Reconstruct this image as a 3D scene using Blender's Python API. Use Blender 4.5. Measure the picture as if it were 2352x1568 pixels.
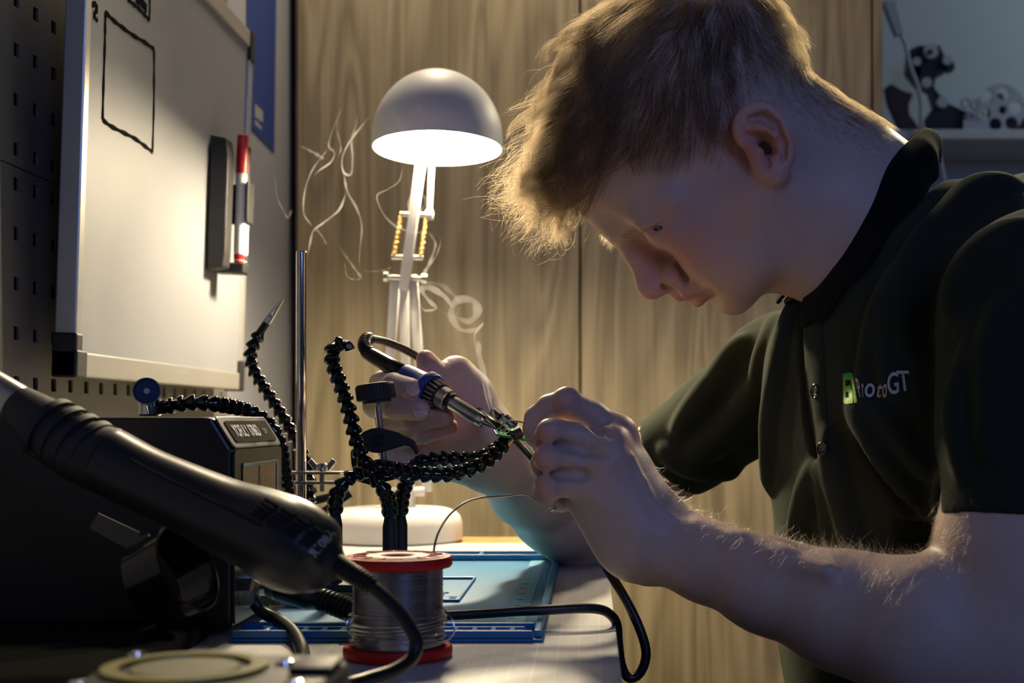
import bpy, bmesh, math, random
import numpy as np
from mathutils import Vector, Matrix
from mathutils.bvhtree import BVHTree

random.seed(7)
rng = np.random.default_rng(7)
scene = bpy.context.scene
for _o in list(bpy.data.objects):
    bpy.data.objects.remove(_o, do_unlink=True)
COL = scene.collection

# ------------------------------------------------------------------ camera
F, CX, CY = 3100.0, 1359.0, 965.0      # focal length and principal point in photo pixels
CZ = 0.877                             # lens height above the floor
DESK = 0.740                           # desk top height
cam_d = bpy.data.cameras.new('camera')
cam_d.sensor_width = 36.0
cam_d.lens = F / 2352 * 36
cam_d.shift_x = (1176 - CX) / 2352
cam_d.shift_y = (CY - 784) / 2352
cam_d.clip_start = 0.02
cam_d.dof.use_dof = True
cam_d.dof.focus_distance = 0.97
cam_d.dof.aperture_fstop = 9.0
cam = bpy.data.objects.new('camera', cam_d)
COL.objects.link(cam)
cam.location = (0, 0, CZ)
cam.rotation_euler = (math.pi / 2, 0, 0)
scene.camera = cam

# ------------------------------------------------------------------ world, lights, exposure
world = bpy.data.worlds.new('world')
scene.world = world
world.use_nodes = True
world.node_tree.nodes['Background'].inputs['Color'].default_value = (0.55, 0.63, 0.8, 1)
world.node_tree.nodes['Background'].inputs['Strength'].default_value = 0.014

def area(name, loc, target, size, power, color):
    d = bpy.data.lights.new(name, 'AREA')
    d.shape = 'DISK'
    d.size = size
    d.energy = power
    d.color = color
    o = bpy.data.objects.new(name, d)
    COL.objects.link(o)
    o.location = loc
    o.rotation_euler = (Vector(target) - Vector(loc)).to_track_quat('-Z', 'Y').to_euler()
    return o

# cool light from the room behind the photographer, warm rim spot high up behind the man
area('room_light_cool', (0.75, -0.9, CZ + 0.75), (0.1, 1.1, CZ), 0.8, 6.0, (0.24, 0.38, 1.0))
def spot(name, loc, target, cone, power, color, soft=.05):
    d = bpy.data.lights.new(name, 'SPOT')
    d.energy = power; d.color = color; d.spot_size = math.radians(cone); d.spot_blend = .6; d.shadow_soft_size = soft
    o = bpy.data.objects.new(name, d); COL.objects.link(o); o.location = loc
    o.rotation_euler = (Vector(target) - Vector(loc)).to_track_quat('-Z', 'Y').to_euler()
spot('room_spot_warm', (1.02, 2.62, CZ + 1.15), (0.25, 1.05, CZ + 0.15), 45, 75.0, (1.0, 0.84, 0.52))
area('added_warm_fill', (-0.22, 1.92, CZ + 1.22), (0.05, 0.80, CZ - 0.1), 0.22, 11.0, (1.0, 0.82, 0.56))  # unseen lamp added from behind to brighten the near desk, forearm and gun
area('added_far_wall_fill', (1.7, 2.3, CZ + 1.3), (1.0, 3.0, CZ + 0.5), 0.5, 3.0, (0.75, 0.9, 1.0))  # unseen fill added to lift the far wall on the right
BULB_STRENGTH = 800.0
cy = getattr(scene, 'cycles', None)
if cy is not None:      # keep light paths short: a dim room lit by one lamp
    cy.max_bounces = 5; cy.diffuse_bounces = 2; cy.glossy_bounces = 2; cy.transmission_bounces = 3; cy.volume_bounces = 0
    cy.use_adaptive_sampling = True; cy.adaptive_threshold = .09
    cy.transparent_max_bounces = 8; cy.caustics_reflective = False; cy.caustics_refractive = False
scene.view_settings.view_transform = 'Standard'
scene.view_settings.look = 'None'
scene.view_settings.gamma = 1.0
scene.view_settings.use_curve_mapping = False
scene.view_settings.exposure = 0.15

# ------------------------------------------------------------------ helpers
def P(px, py, Y):
    """world point seen at photo pixel (px, py) that lies Y metres in front of the lens"""
    return Vector(((px - CX) / F * Y, Y, CZ + (CY - py) / F * Y))

def pix(p):
    return (CX + p[0] / p[1] * F, CY - (p[2] - CZ) / p[1] * F)

def tag(o, label=None, cat=None, group=None, kind=None):
    if label: o['label'] = label
    if cat: o['category'] = cat
    if group: o['group'] = group
    if kind: o['kind'] = kind
    return o

def empty(name, loc, label=None, cat=None, group=None):
    o = bpy.data.objects.new(name, None)
    COL.objects.link(o)
    o.location = loc
    o.empty_display_size = 0.02
    return tag(o, label, cat, group)

def link(name, me, material=None, parent=None, root=None):
    """one mesh object; coordinates are world ones, shifted to the origin of its thing"""
    if material is not None:
        me.materials.append(material)
    o = bpy.data.objects.new(name, me)
    COL.objects.link(o)
    if parent is not None:
        o.parent = parent
    return o

class MB:
    """collects shapes for one mesh"""
    def __init__(self):
        self.v, self.f = [], []
    def add(self, vs, fs):
        n = len(self.v)
        self.v += [Vector(p) for p in vs]
        self.f += [tuple(i + n for i in f) for f in fs]
        return self
    def box(self, lo, hi, M=None):
        x0, y0, z0 = lo; x1, y1, z1 = hi
        vs = [Vector(p) for p in ((x0,y0,z0),(x1,y0,z0),(x1,y1,z0),(x0,y1,z0),(x0,y0,z1),(x1,y0,z1),(x1,y1,z1),(x0,y1,z1))]
        if M is not None: vs = [M @ p for p in vs]
        return self.add(vs, [(0,3,2,1),(4,5,6,7),(0,1,5,4),(1,2,6,5),(2,3,7,6),(3,0,4,7)])
    def tube(self, pts, rad, n=12, cap=True, flat=1.0, ref=None):
        pts = [Vector(p) for p in pts]
        if not hasattr(rad, '__len__'): rad = [rad] * len(pts)
        N = len(pts)
        vs, fs = [], []
        prev = None
        for i in range(N):
            t = (pts[min(i+1, N-1)] - pts[max(i-1, 0)])
            if t.length < 1e-9: t = Vector((0,0,1))
            t.normalize()
            if prev is None:
                r = Vector(ref) if ref is not None else (Vector((0,0,1)) if abs(t.z) < .9 else Vector((0,1,0)))
            else:
                r = prev
            u = r - t * r.dot(t)
            if u.length < 1e-6: u = t.orthogonal()
            u.normalize()
            w = t.cross(u)
            prev = u
            for k in range(n):
                a = 2 * math.pi * k / n
                vs.append(pts[i] + (u * math.cos(a) + w * math.sin(a) * flat) * rad[i])
        for i in range(N - 1):
            for k in range(n):
                k2 = (k + 1) % n
                fs.append((i*n+k, i*n+k2, (i+1)*n+k2, (i+1)*n+k))
        if cap:
            fs.append(tuple(range(n-1, -1, -1)))
            fs.append(tuple((N-1)*n + k for k in range(n)))
        return self.add(vs, fs)
    def lathe(self, origin, axis, prof, n=24, ref=None):
        """prof: (distance along axis, radius)"""
        axis = Vector(axis).normalized()
        origin = Vector(origin)
        pts = [origin + axis * s for s, r in prof]
        u = Vector(ref) if ref is not None else axis.orthogonal()
        u = (u - axis * u.dot(axis)).normalized()
        w = axis.cross(u)
        vs, fs = [], []
        for (s, r), p in zip(prof, pts):
            for k in range(n):
                a = 2 * math.pi * k / n
                vs.append(p + (u * math.cos(a) + w * math.sin(a)) * max(r, 1e-5))
        for i in range(len(prof) - 1):
            for k in range(n):
                k2 = (k + 1) % n
                fs.append((i*n+k, i*n+k2, (i+1)*n+k2, (i+1)*n+k))
        fs.append(tuple(range(n-1, -1, -1)))
        m = (len(prof) - 1) * n
        fs.append(tuple(m + k for k in range(n)))
        return self.add(vs, fs)
    def prism(self, pts, off):
        """polygon (world points) pushed along off"""
        off = Vector(off)
        a = [Vector(p) for p in pts]
        n = len(a)
        fs = [tuple(range(n)), tuple(range(2*n-1, n-1, -1))]
        for i in range(n):
            j = (i + 1) % n
            fs.append((i, n + i, n + j, j))
        return self.add(a + [p + off for p in a], fs)
    def build(self, name, material, parent=None, origin=(0,0,0), smooth=True, bevel=0, seg=2, angle=35):
        me = bpy.data.meshes.new(name)
        o3 = Vector(origin)
        me.from_pydata([p - o3 for p in self.v], [], self.f)
        bm = bmesh.new(); bm.from_mesh(me)
        bmesh.ops.recalc_face_normals(bm, faces=bm.faces)
        if bevel:
            es = [e for e in bm.edges if len(e.link_faces) == 2 and e.calc_face_angle(0) > math.radians(30)]
            bmesh.ops.bevel(bm, geom=es, offset=bevel, segments=seg, affect='EDGES', profile=0.5, clamp_overlap=True)
        for f in bm.faces: f.smooth = smooth
        if smooth:
            for e in bm.edges:
                if len(e.link_faces) == 2 and e.calc_face_angle(0) > math.radians(angle): e.smooth = False
        bm.to_mesh(me); bm.free()
        return link(name, me, material, parent)

def single(mb, name, material, base, label, cat, group=None, kind=None, **kw):
    """a top-level thing that is one mesh, with its origin at base"""
    o = mb.build(name, material, None, origin=base, **kw)
    o.location = base
    return tag(o, label, cat, group, kind)

def spline(pts, n):
    """Catmull-Rom through pts (Vectors of any size)"""
    p = np.array([list(q) for q in pts], float)
    d = np.r_[0, np.cumsum(np.sqrt(np.linalg.norm(np.diff(p[:, :3], axis=0), axis=1)) ** 1)]
    q = np.vstack([2*p[0]-p[1], p, 2*p[-1]-p[-2]])
    out = []
    t = np.linspace(0, len(p) - 1, n)
    for s in t:
        i = min(int(s), len(p) - 2); u = s - i
        a, b, c, e = q[i], q[i+1], q[i+2], q[i+3]
        out.append(.5*((2*b) + (-a+c)*u + (2*a-5*b+4*c-e)*u*u + (-a+3*b-3*c+e)*u**3))
    return np.array(out)

def even(pts, step):
    """resample a polyline at equal steps"""
    p = np.array(pts, float)
    d = np.r_[0, np.cumsum(np.linalg.norm(np.diff(p, axis=0), axis=1))]
    n = max(2, int(round(d[-1] / step)) + 1)
    t = np.linspace(0, d[-1], n)
    return np.stack([np.interp(t, d, p[:, k]) for k in range(p.shape[1])], 1)

# ------------------------------------------------------------------ materials
MATS = {}
def mat(name, color, rough=.5, metal=0.0, var=.06, scale=40.0, bump=0.0, bscale=300.0, spec=.5, coat=0.0, emit=None, estr=0.0, sss=0.0, sheen=0.0, trans=0.0, alpha=1.0):
    m = bpy.data.materials.new(name)
    m.use_nodes = True
    nt = m.node_tree
    b = nt.nodes['Principled BSDF']
    tc = nt.nodes.new('ShaderNodeTexCoord')
    no = nt.nodes.new('ShaderNodeTexNoise'); no.inputs['Scale'].default_value = scale; no.inputs['Detail'].default_value = 4
    nt.links.new(tc.outputs['Object'], no.inputs['Vector'])
    mx = nt.nodes.new('ShaderNodeMix'); mx.data_type = 'RGBA'
    c = color
    mx.inputs[6].default_value = (c[0]*(1-var), c[1]*(1-var), c[2]*(1-var), 1)
    mx.inputs[7].default_value = (min(c[0]*(1+var),1), min(c[1]*(1+var),1), min(c[2]*(1+var),1), 1)
    nt.links.new(no.outputs['Fac'], mx.inputs[0])
    nt.links.new(mx.outputs[2], b.inputs['Base Color'])
    b.inputs['Roughness'].default_value = rough
    b.inputs['Metallic'].default_value = metal
    b.inputs['Specular IOR Level'].default_value = spec
    b.inputs['Coat Weight'].default_value = coat
    if sheen:
        b.inputs['Sheen Weight'].default_value = sheen
        b.inputs['Sheen Roughness'].default_value = .5
    if emit:
        b.inputs['Emission Color'].default_value = (*emit, 1)
        b.inputs['Emission Strength'].default_value = estr
    if sss:
        b.inputs['Subsurface Weight'].default_value = sss
    if trans:
        b.inputs['Transmission Weight'].default_value = trans
    b.inputs['Alpha'].default_value = alpha
    if bump:
        n2 = nt.nodes.new('ShaderNodeTexNoise'); n2.inputs['Scale'].default_value = bscale; n2.inputs['Detail'].default_value = 3
        nt.links.new(tc.outputs['Object'], n2.inputs['Vector'])
        bp = nt.nodes.new('ShaderNodeBump'); bp.inputs['Strength'].default_value = bump; bp.inputs['Distance'].default_value = .001
        nt.links.new(n2.outputs['Fac'], bp.inputs['Height'])
        nt.links.new(bp.outputs['Normal'], b.inputs['Normal'])
    MATS[name] = m
    return m

def wood(name, c0, c1, c2, rough=.5):
    """laminate with upright grain"""
    m = bpy.data.materials.new(name); m.use_nodes = True
    nt = m.node_tree; b = nt.nodes['Principled BSDF']
    tc = nt.nodes.new('ShaderNodeTexCoord')
    def noise(sc, det, dist=0.0, rgh=.5):
        mp = nt.nodes.new('ShaderNodeMapping'); mp.inputs['Scale'].default_value = sc
        nt.links.new(tc.outputs['Object'], mp.inputs['Vector'])
        n = nt.nodes.new('ShaderNodeTexNoise'); n.inputs['Scale'].default_value = 1; n.inputs['Detail'].default_value = det
        n.inputs['Distortion'].default_value = dist; n.inputs['Roughness'].default_value = rgh
        nt.links.new(mp.outputs['Vector'], n.inputs['Vector'])
        return n.outputs['Fac']
    # broad cathedral figure: bands of a stretched, warped noise
    a = noise((9, 9, 1.1), 2, .6)
    mu = nt.nodes.new('ShaderNodeMath'); mu.operation = 'MULTIPLY'; mu.inputs[1].default_value = 9.0
    nt.links.new(a, mu.inputs[0])
    fr = nt.nodes.new('ShaderNodeMath'); fr.operation = 'PINGPONG'; fr.inputs[1].default_value = .5
    nt.links.new(mu.outputs[0], fr.inputs[0])
    fine = noise((150, 150, 2.2), 5, .3, .65)
    mid = noise((38, 38, .9), 4, .2, .6)
    def mixf(x, y, f):
        n = nt.nodes.new('ShaderNodeMix'); n.data_type = 'FLOAT'; n.inputs[0].default_value = f
        nt.links.new(x, n.inputs[2]); nt.links.new(y, n.inputs[3]); return n.outputs[0]
    v = mixf(mixf(fr.outputs[0], mid, .50), fine, .33)
    cr = nt.nodes.new('ShaderNodeValToRGB')
    cr.color_ramp.elements[0].position = .30; cr.color_ramp.elements[0].color = (*c0, 1)
    cr.color_ramp.elements[1].position = .68; cr.color_ramp.elements[1].color = (*c2, 1)
    e = cr.color_ramp.elements.new(.48); e.color = (*c1, 1)
    nt.links.new(v, cr.inputs['Fac'])
    nt.links.new(cr.outputs['Color'], b.inputs['Base Color'])
    b.inputs['Roughness'].default_value = rough
    bp = nt.nodes.new('ShaderNodeBump'); bp.inputs['Strength'].default_value = .15; bp.inputs['Distance'].default_value = .0006
    nt.links.new(v, bp.inputs['Height']); nt.links.new(bp.outputs['Normal'], b.inputs['Normal'])
    MATS[name] = m
    return m

M_cab = wood('cabinet_laminate', (.22,.178,.105), (.39,.322,.200), (.51,.435,.290), .5)
M_deskwood = wood('desk_wood', (.34,.19,.07), (.55,.33,.13), (.66,.42,.19), .45)
M_wall = mat('wall_paint', (.30,.31,.35), .8, var=.05, scale=25, bump=.25, bscale=260)
M_wall_far = mat('far_wall_paint', (.66,.72,.72), .8, var=.06, scale=4)
M_floor = mat('floor_vinyl', (.16,.15,.14), .6, var=.15, scale=6)
M_peg = mat('pegboard_steel', (.18,.175,.16), .48, metal=.25, var=.10, scale=120, bump=.5, bscale=900)
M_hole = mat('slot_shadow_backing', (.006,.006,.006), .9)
M_black = mat('black_plastic', (.010,.010,.011), .38, var=.15)
M_blackgloss = mat('black_gloss_plastic', (.0055,.006,.007), .16, var=.1, coat=.3)
M_blackmatte = mat('black_matte_plastic', (.016,.016,.017), .55, var=.15, bump=.15, bscale=500)
M_cable = mat('black_rubber_cable', (.012,.012,.012), .36, var=.1)
M_chrome = mat('chrome', (.82,.82,.84), .09, metal=1, var=.02)
M_steel = mat('brushed_steel', (.62,.60,.57), .28, metal=1, var=.06)
M_brass = mat('brass', (.80,.55,.22), .25, metal=1, var=.06)
M_white = mat('white_lamp_enamel', (.74,.73,.73), .5, var=.02)
M_whitep = mat('white_plastic', (.72,.72,.70), .4, var=.03)
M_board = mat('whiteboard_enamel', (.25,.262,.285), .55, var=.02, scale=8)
M_alu = mat('anodised_aluminium', (.50,.50,.49), .34, metal=.55, var=.04)
M_ink = mat('marker_ink', (.006,.006,.006), .95, spec=.02)
M_red = mat('red_plastic', (.52,.014,.010), .55, var=.06, spec=.3)
M_redpen = mat('red_marker_plastic', (.55,.02,.015), .35)
M_bluemat = mat('blue_silicone', (.045,.24,.47), .40, var=.08, scale=60, bump=.1)
M_bluedeep = mat('deep_blue_silicone', (.020,.17,.44), .40, var=.08)
M_bluegrip = mat('blue_rubber', (.035,.065,.28), .5, var=.08)
M_poster = mat('blue_poster_paper', (.004,.034,.22), .5, var=.1, scale=12)
M_pcb = mat('green_circuit_board', (.03,.30,.12), .3, var=.25, scale=500)
M_solder = mat('solder_wire', (.52,.53,.57), .24, metal=1, var=.05)
M_yellow = mat('yellow_plastic', (.26,.21,.012), .45, var=.08)
M_label = mat('pale_label_paper', (.72,.66,.55), .6)
M_print = mat('white_print', (.70,.70,.72), .6)
M_printdim = mat('grey_print', (.32,.33,.35), .6)
M_green = mat('green_print', (.10,.72,.04), .55, var=.12, scale=60)

# ------------------------------------------------------------------ the setting
def struct(mb, name, material, base=(0,0,0), **kw):
    o = mb.build(name, material, None, origin=base, **kw); o.location = base
    o['kind'] = 'structure'
    return o

WX = -0.488            # left wall
CABY = 2.16            # front of the cabinet doors
struct(MB().box((-1.2, -2.0, -.05), (3.2, 4.0, 0)), 'floor', M_floor, smooth=False)
struct(MB().box((WX - .08, -.4, 0), (WX, 3.1, 2.6)), 'wall_left', M_wall, smooth=False)
struct(MB().box((WX, 3.0, 0), (3.2, 3.08, 2.6)), 'wall_back', M_wall_far, smooth=False)

# tall cabinet behind the desk: carcass, filler strip, doors with dark joints
cab = empty('cabinet', (0, CABY, 0), 'tall light wood laminate cabinet with upright grain behind the desk', 'cabinet')
xs = [(683-CX)/F*CABY, (1333-CX)/F*CABY, (2005-CX)/F*CABY, (2028-CX)/F*CABY]
def cpart(name, lo, hi, m, bev=.0015):
    return MB().box(lo, hi).build(name, m, cab, origin=(0, CABY, 0), smooth=False, bevel=bev, seg=1)
cpart('carcass', (WX+.012, CABY+.022, .0), (xs[3]-.004, CABY+.5, 2.3), M_black)
cpart('filler_strip', (WX+.016, CABY+.004, .06), (xs[0]-.0035, CABY+.021, 2.3), M_cab)
cpart('door', (xs[0], CABY, .08), (xs[1]-.0018, CABY+.020, 2.3), M_cab)
cpart('door', (xs[1]+.0018, CABY, .08), (xs[2]-.0018, CABY+.020, 2.3), M_cab)
cpart('side_panel', (xs[2]+.0012, CABY+.001, .0), (xs[3], CABY+.52, 2.3), M_cab)
cpart('plinth', (WX+.02, CABY+.03, 0), (xs[3]-.02, CABY+.05, .079), M_black)

# desk along the left wall
DX = 0.016
desk = empty('desk', (-.22, .9, 0), 'wooden desk along the wall covered by a pale grid mat', 'desk')
MB().box((WX+.004, .10, DESK-.028), (DX-.004, 1.605, DESK-.0015)).build('desk_top', M_deskwood, desk, origin=(-.22,.9,0), smooth=False, bevel=.002)
for lx in (WX+.05, DX-.06):
    for ly in (.16, 1.55):
        MB().box((lx-.02, ly-.02, 0), (lx+.02, ly+.02, DESK-.029)).build('leg', M_blackmatte, desk, origin=(-.22,.9,0), smooth=False, bevel=.003)
# ------------------------------------------------------------------ desk mat with a printed grid
def grid_material():
    m = bpy.data.materials.new('grid_mat_vinyl'); m.use_nodes = True
    nt = m.node_tree; b = nt.nodes['Principled BSDF']
    tc = nt.nodes.new('ShaderNodeTexCoord')
    sep = nt.nodes.new('ShaderNodeSeparateXYZ'); nt.links.new(tc.outputs['Object'], sep.inputs[0])
    def lines(out, pitch, half):
        d = nt.nodes.new('ShaderNodeMath'); d.operation = 'PINGPONG'; d.inputs[1].default_value = pitch / 2
        nt.links.new(out, d.inputs[0])
        c = nt.nodes.new('ShaderNodeMath'); c.operation = 'LESS_THAN'; c.inputs[1].default_value = half
        nt.links.new(d.outputs[0], c.inputs[0]); return c.outputs[0]
    def mx(a, bb):
        n = nt.nodes.new('ShaderNodeMath'); n.operation = 'MAXIMUM'; nt.links.new(a, n.inputs[0]); nt.links.new(bb, n.inputs[1]); return n.outputs[0]
    fac = mx(mx(lines(sep.outputs['X'], .0125, .00022), lines(sep.outputs['Y'], .0125, .00022)),
             mx(lines(sep.outputs['X'], .0625, .0005), lines(sep.outputs['Y'], .0625, .0005)))
    no = nt.nodes.new('ShaderNodeTexNoise'); no.inputs['Scale'].default_value = 14
    nt.links.new(tc.outputs['Object'], no.inputs['Vector'])
    base = nt.nodes.new('ShaderNodeMix'); base.data_type = 'RGBA'
    base.inputs[6].default_value = (.50,.50,.495,1); base.inputs[7].default_value = (.57,.57,.565,1)
    nt.links.new(no.outputs['Fac'], base.inputs[0])
    mix = nt.nodes.new('ShaderNodeMix'); mix.data_type = 'RGBA'
    nt.links.new(fac, mix.inputs[0]); nt.links.new(base.outputs[2], mix.inputs[6]); mix.inputs[7].default_value = (.70,.70,.70,1)
    nt.links.new(mix.outputs[2], b.inputs['Base Color'])
    b.inputs['Roughness'].default_value = .5
    return m
M_grid = grid_material()
single(MB().box((WX+.03, .14, DESK-.0015), (DX, 1.506, DESK)), 'grid_mat', M_grid, (-.22, .82, DESK-.0015),
       'pale grey cutting mat printed with a fine grid on the desk', 'desk mat', smooth=False, bevel=.0005, seg=1)

# ------------------------------------------------------------------ pegboard with real square slots
PX = -0.470
peg = empty('pegboard', (PX, 1.3, CZ), 'dark steel pegboard with rows of square slots on the wall', 'pegboard')
PO = (PX, 1.3, CZ)
def peg_panel(z0, z1, rows, y0, y1, cols, name='steel_panel'):
    hw, hh = .0052, .0056
    ys = sorted({y0, y1} | {c + s * hw for c in cols for s in (-1, 1)})
    zs = sorted({z0, z1} | {r + s * hh for r in rows for s in (-1, 1)})
    mb = MB()
    holes = lambda yy, zz: any(abs(yy - c) < hw for c in cols) and any(abs(zz - r) < hh for r in rows)
    for i in range(len(ys) - 1):
        for j in range(len(zs) - 1):
            ym, zm = (ys[i] + ys[i+1]) / 2, (zs[j] + zs[j+1]) / 2
            if holes(ym, zm):
                a, b, c, d = ys[i], ys[i+1], zs[j], zs[j+1]
                t = .0022
                mb.add([(PX,a,c),(PX,b,c),(PX,b,d),(PX,a,d),(PX-t,a,c),(PX-t,b,c),(PX-t,b,d),(PX-t,a,d)],
                       [(0,4,5,1),(1,5,6,2),(2,6,7,3),(3,7,4,0)])
            else:
                mb.add([(PX,ys[i],zs[j]),(PX,ys[i+1],zs[j]),(PX,ys[i+1],zs[j+1]),(PX,ys[i],zs[j+1])], [(0,1,2,3)])
    # folded rims
    t = .012
    mb.box((PX-t, y0, z0-.001), (PX-.0002, y1, z0)); mb.box((PX-t, y0, z1), (PX-.0002, y1, z1+.001))
    mb.box((PX-t, y0-.001, z0), (PX-.0002, y0, z1)); mb.box((PX-t, y1, z0), (PX-.0002, y1+.001, z1))
    return mb.build(name, M_peg, peg, origin=PO, smooth=False)
cols = [1.141 + .0381 * k for k in range(-6, 16)]
peg_panel(1.0845, 1.62, [1.0985 + .0405 * k for k in range(13)], .86, 1.741, cols)
peg_panel(.80, 1.0832, [1.0700 - .0406 * k for k in range(5)], .86, 1.741, cols)
MB().box((WX + .001, .87, .81), (WX + .003, 1.735, 1.61)).build('shade_backing', M_hole, peg, origin=PO, smooth=False)  # near-black sheet put behind the panels so the slots look shaded

# ------------------------------------------------------------------ whiteboard
BB, BA = .0322, -.4318
def board_pt(px, py, off=0.0):
    u, v = (px - CX) / F, (CY - py) / F
    Y = BA / (u - BB * v)
    return Vector((u * Y, Y, CZ + v * Y)) + BN * off
BN = Vector((1, 0, -BB)).normalized()
BE = Vector((BB, 0, 1)).normalized()
b0 = Vector((BA + BB * .037, 1.12, CZ + .037))
MBRD = Matrix(((BN.x, 0, BE.x, b0.x), (0, 1, 0, b0.y), (BN.z, 0, BE.z, b0.z), (0, 0, 0, 1)))   # local: x out of the board, y along, z up
wb = empty('whiteboard', b0, 'white magnetic whiteboard in an aluminium frame with black corners', 'whiteboard')
def wpart(name, mb, m, parent=None, **kw):
    return mb.build(name, m, parent or wb, origin=b0, **kw)
BW, BH = .54, .437
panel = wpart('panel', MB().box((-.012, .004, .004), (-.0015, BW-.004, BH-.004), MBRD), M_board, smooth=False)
wpart('frame_side', MB().box((-.0165, 0, .0), (.0015, .0125, BH), MBRD), M_alu, smooth=False, bevel=.0015)
wpart('frame_side', MB().box((-.0165, BW-.017, .0), (.0015, BW, BH), MBRD), M_alu, smooth=False, bevel=.0015)
wpart('frame_bottom', MB().box((-.0165, .0126, 0), (.0015, BW-.0171, .0205), MBRD), M_alu, smooth=False, bevel=.0015)
wpart('frame_top', MB().box((-.0165, .0126, BH-.02), (.0015, BW-.0171, BH), MBRD), M_alu, smooth=False, bevel=.0015)
for (ya, yb) in ((-.0015, .026), (BW-.026, BW+.0015)):
    for (za, zb) in ((-.0015, .036), (BH-.036, BH+.0015)):
        c = MB()
        c.box((-.018, ya, za), (.0032, ya+.014 if ya < 0 else yb, zb), MBRD) if ya < 0 else c.box((-.018, yb-.019, za), (.0032, yb, zb), MBRD)
        if za < 0 and ya < 0: c.box((-.018, ya, za), (.004, .022, .022), MBRD)
        wpart('corner_cap', c, M_blackmatte, smooth=False, bevel=.002)
# wall spacers so that the board hangs off the pegboard
for yy in (.09, .45):
    wpart('hanger', MB().box((-.030, yy, BH-.11), (-.012, yy+.03, BH-.085), MBRD), M_blackmatte, smooth=False, bevel=.001)

def stroke(pts, w0, name='marker_line', closed=False):
    """a flat line of marker ink on the board"""
    q = spline([board_pt(*p, .0) for p in pts], len(pts) * 8)
    mb = MB()
    vs = []
    for i in range(len(q)):
        p = Vector(q[i]); t = Vector(q[min(i+1, len(q)-1)]) - Vector(q[max(i-1, 0)]); t.normalize()
        s = BN.cross(t).normalized()
        w = w0 * (1 + .25 * math.sin(i * .7))
        vs += [p - BN*.0014 - s*w, p - BN*.0014 + s*w, p - BN*.0009 + s*w, p - BN*.0009 - s*w]
    fs = []
    for i in range(len(q) - 1):
        a, b = i*4, i*4+4
        for k in range(4):
            fs.append((a+k, a+(k+1)%4, b+(k+1)%4, b+k))
    fs += [(0,3,2,1), tuple(len(vs)-4+k for k in range(4))]
    mb.add(vs, fs)
    return wpart(name, mb, M_ink, panel, smooth=False)
stroke([(246,28),(245,60),(244,110),(241,200),(239,275)], .0019)
stroke([(246,28),(262,45),(283,62),(310,82),(335,97),(357,113)], .0019)
stroke([(357,113),(357,180),(356,260),(353,349)], .0019)
stroke([(239,275),(258,290),(285,304),(312,318),(335,335),(353,349)], .0019)
stroke([(296,-3),(310,10),(322,20),(335,34),(346,46)], .0019)
stroke([(346,46),(347,25),(347,-6)], .0017)
for i, s in enumerate([[(316,-4),(318,4),(320,-3)], [(321,-3),(322,8),(325,-4)], [(326,-4),(328,12),(331,-4)], [(331,-3),(333,18),(336,6)], [(335,5),(338,25),(338,8)]]):
    stroke(s, .0020, 'scribble')
stroke([(217,17),(217,11),(221,9),(225,14),(226,22),(221,31),(220,37),(223,42)], .0022, 'question_mark')
stroke([(225,43),(226,46),(227,50)], .0020, 'question_mark_dot')
# small print on the lower rail
for k in range(7):
    wpart('rail_print', MB().box((.0016, .268 + k*.0052, .010), (.0019, .2715 + k*.0052, .0145), MBRD), M_printdim, smooth=False)

# marker holder clipped on the board, two markers in it
def Bl(x, y, z): return MBRD @ Vector((x, y, z))
HY0, HZ0 = .372, .1295
mh_o = Bl(0, HY0, HZ0)
mh = empty('marker_holder', mh_o, 'black marker holder stuck on the whiteboard holding two markers', 'holder')
prof = [(0,0),(.0190,.004),(.0205,.02),(.0205,.128),(.0180,.147),(.0,.150)]
pr = [Bl(x, HY0, HZ0 + z) for x, z in prof]
MB().prism(pr, Vector((0, .026, 0))).build('body', M_blackmatte, mh, origin=mh_o, smooth=False, bevel=.002)
MB().box((.0, HY0+.0262, HZ0), (.0350, HY0+.052, HZ0+.012), MBRD).build('tray', M_blackmatte, mh, origin=mh_o, smooth=False, bevel=.002)
MB().box((.0345, HY0+.0262, HZ0+.058), (.0375, HY0+.052, HZ0+.104), MBRD).box((.0, HY0+.0515, HZ0+.058), (.0344, HY0+.054, HZ0+.104), MBRD).build('clip', M_blackmatte, mh, origin=mh_o, smooth=False, bevel=.004)
MB().box((.0, HY0+.0262, HZ0+.012), (.010, HY0+.052, HZ0+.150), MBRD).build('back_plate', M_blackmatte, mh, origin=mh_o, smooth=False, bevel=.002)
def marker(y, x, z0, capm, label, cap_up, ln=.128):
    o3 = Bl(x, y, z0)
    t = empty('marker_pen', o3, label, 'marker', 'markers in the holder')
    ax = BE
    r = .0062
    MB().lathe(o3, ax, [(0,.004),(.001,r*.9),(.010,r*.9),(.0101,r),(ln*.68,r),(ln*.69,r*.92),(ln*.70,r*.92)], 16).build('barrel', M_whitep, t, origin=o3)
    MB().lathe(o3 + ax*ln*.695, ax, [(0,r*1.02),(.02,r*1.05),(ln*.30,r*.98),(ln*.305,r*.7)], 16).build('cap', capm, t, origin=o3)
    MB().lathe(o3 - ax*.0012, ax, [(0,r*.85),(.006,r*.95),(.0095,r*.95)], 16).build('end_plug', capm, t, origin=o3)
marker(HY0 + .0325, .0275, HZ0 + .0135, M_redpen, 'red capped white marker standing in the black holder', True, .143)
marker(HY0 + .0455, .0275, HZ0 + .0135, M_blackmatte, 'black capped white marker standing in the black holder', True, .132)

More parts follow.
